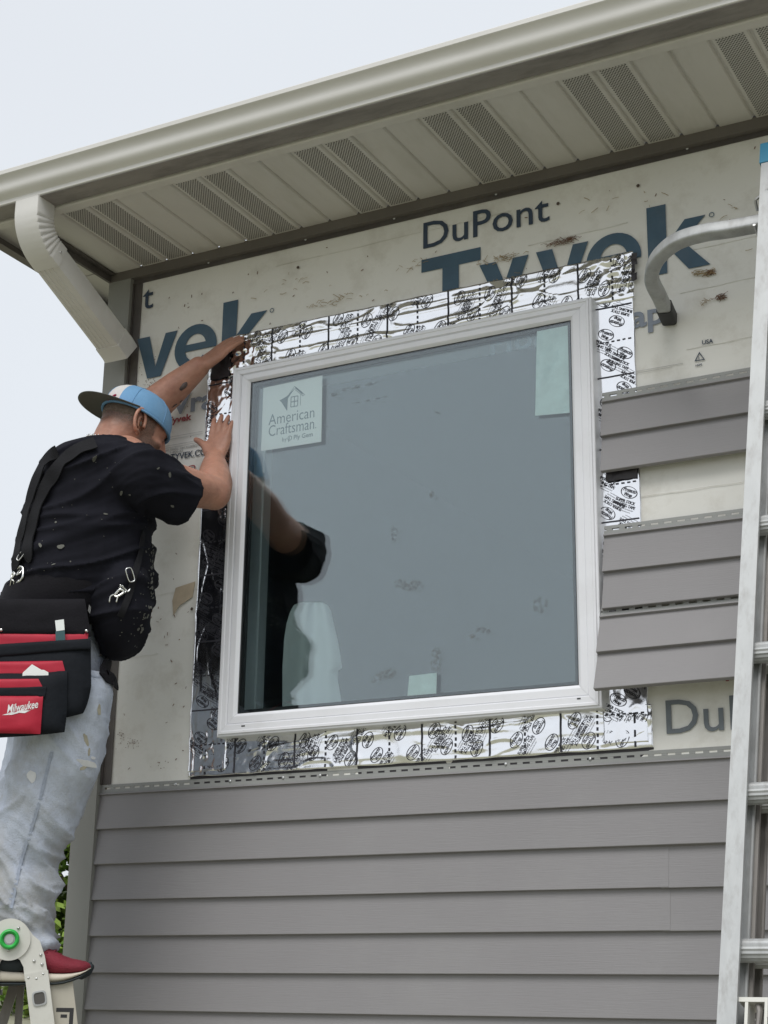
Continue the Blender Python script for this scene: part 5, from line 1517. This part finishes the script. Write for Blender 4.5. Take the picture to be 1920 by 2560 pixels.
for sg in range(6):
    a0 = sg * math.pi / 3
    pts_ = []
    for j in range(0, 13):
        t = j / 12 * math.pi / 2; rr = math.cos(t) ** .72; ca, sa = math.cos(a0), math.sin(a0)
        pts_.append(cap_c + hf * ((CA * rr + .010 * max(0, -ca) * math.sin(t * 2) + .0004) * ca) + hR * ((CB * rr + .0004) * sa) + hu * (CH * math.sin(t) ** .95 - .0038))
    mb.tube(pts_, .0009, 5)
mb.sphere(cap_c + hu * (CH - .002), (.007, .007, .004), 10, 6, ax=(hf, hR, hu))
mb.build('cap_seam', M['cap_blue'], cap, smooth=180)
mb = MB()
pts_ = [cap_c + hf * ((CA + .001) * math.cos(6.2832 * i / 48)) + hR * ((CB + .001) * math.sin(6.2832 * i / 48)) - hu * .001 for i in range(49)]
mb.tube(pts_, .0040, 6, caps=False); mb.build('sweatband', M['cap_blue'], cap, smooth=180)
# brim
g = []; NU, NV = 24, 10
for j in range(NV + 1):
    for i in range(NU + 1):
        u = -1 + 2 * i / NU; v = j / NV
        ang = u * 1.28
        base = cap_c - hf * (CA * math.cos(ang)) + hR * (CB * math.sin(ang)) + hu * .001
        ext = .078 * (1 - abs(u) ** 2.6) ** .6
        dirv = -hf * .985 - hu * .17
        side = hR * (.010 * math.sin(ang))
        g.append(base + (dirv * ext + side) * v - hu * (-.002 * (u ** 2) * v + .006 * v * v * ext / .078))
n1 = NU + 1
vs = [p + hu * .0012 for p in g] + [p - hu * .0012 for p in g]; b = len(g); fs = []; mi = []
for j in range(NV):
    for i in range(NU):
        fs.append((j * n1 + i, j * n1 + i + 1, (j + 1) * n1 + i + 1, (j + 1) * n1 + i)); mi.append(0)
        fs.append((b + j * n1 + i, b + (j + 1) * n1 + i, b + (j + 1) * n1 + i + 1, b + j * n1 + i + 1)); mi.append(1)
for i in range(NU): fs.append((NV * n1 + i, NV * n1 + i + 1, b + NV * n1 + i + 1, b + NV * n1 + i)); mi.append(2)
mb = MB(); mb.v = vs; mb.f = fs; mb.m = mi
mb.build('brim', [M['cap_red'], M['brim_under'], M['brim_under']], cap, smooth=180)
mb = MB(); p, nr = onto(ct, 331, 1027, .001)
fleck(mb, ct, 331, 1026, 9, 7, -.15, 4, 3, .0006); mb.build('flag_logo', M['cap_red'], cap)
mb = MB()
q = [onto(ct, x, y, .0022)[0] for x, y in ((267, 1012), (272, 1002), (279, 996), (286, 990), (291, 988))]
mb.tube(spline(q, 4), [.0030] * (4 * 4 + 1), 6); q = [onto(ct, x, y, .0022)[0] for x, y in ((276, 1000), (271, 996), (272, 1004))]
mb.tube(q, .0022, 6); mb.build('front_emblem', M['cap_red'], cap, smooth=180)

# --- shoe on the ladder
def shoe(sh, label=None):
    PF = at(90, 2440, -.475) + sh
    def fq(x, y, off): return atn(x, y, at(90, 2440, -.475), RV, off) + sh
    xs_ = [-52, -46, -30, 0, 30, 60, 90, 120, 140, 160, 180, 200, 214, 224, 229]
    top = [2398, 2384, 2370, 2358, 2352, 2350, 2352, 2364, 2378, 2389, 2396, 2400, 2403, 2408, 2416]
    mid = [2424, 2424, 2424, 2425, 2427, 2430, 2432, 2433, 2434, 2434, 2433, 2430, 2426, 2420, 2419]
    bot = [2446, 2452, 2455, 2456, 2456, 2456, 2456, 2456, 2455, 2452, 2446, 2438, 2430, 2423, 2420]
    out = [2450, 2460, 2464, 2464, 2464, 2464, 2464, 2464, 2463, 2460, 2454, 2446, 2436, 2426, 2421]
    wid = [.012, .026, .034, .037, .037, .037, .040, .044, .047, .048, .047, .043, .035, .020, .006]
    def loft(a, b, w0, w1, p=2.0):
        rs = []
        for k, x in enumerate(xs_):
            ring = []
            for i in range(20):
                an = 6.2832 * i / 20; ca, sa = math.cos(an), math.sin(an)
                yy = (a[k] + b[k]) / 2 - (b[k] - a[k]) / 2 * math.copysign(abs(sa) ** (2 / p), sa)
                hgt = (sa + 1) / 2
                ring.append(fq(x, yy, wid[k] * (w1 + (w0 - w1) * hgt) * math.copysign(abs(ca) ** (2 / p), ca)))
            rs.append(ring)
        return MB().rings(rs, True)
    s = thing('shoe_root', '', '') if False else None
    up = loft(top, [m + 3 for m in mid], .80, 1.0, 2.2).build('shoe', M['shoe_red'], man, smooth=60, label=label)
    loft(mid, bot, 1.05, 1.08, 3.5).build('midsole', M['midsole'], up, smooth=50)
    loft(bot, out, 1.04, 1.04, 3.5).build('outsole', M['outsole'], up, smooth=50)
    mb = MB(); mb.chain([fq(204, 2437, 0), fq(218, 2428, 0), fq(226, 2418, 0), fq(225, 2410, 0)], [.012, .013, .010, .006], 12)
    mb.build('toe_bumper', M['outsole'], up, smooth=60)
    mb = MB()
    for k, x in enumerate((112, 124, 136, 148)):
        y0 = 2358 + k * 9
        mb.tube([fq(x - 8, y0 + 16, .034), fq(x, y0 + 2, .018), fq(x + 4, y0, -.004)], .0030, 6)
    mb.build('lace', M['shoe_red'], up, smooth=180)
    mb = MB(); mb.sphere(fq(30, 2408, .030), (.055, .012, .022), 16, 10, ax=(FV, RV, ZV)); mb.build('heel_counter', M['outsole'], up, smooth=180)
    return up
shoe(Vector((0, 0, 0)))
shoe(-RV * .205 - FV * .035)
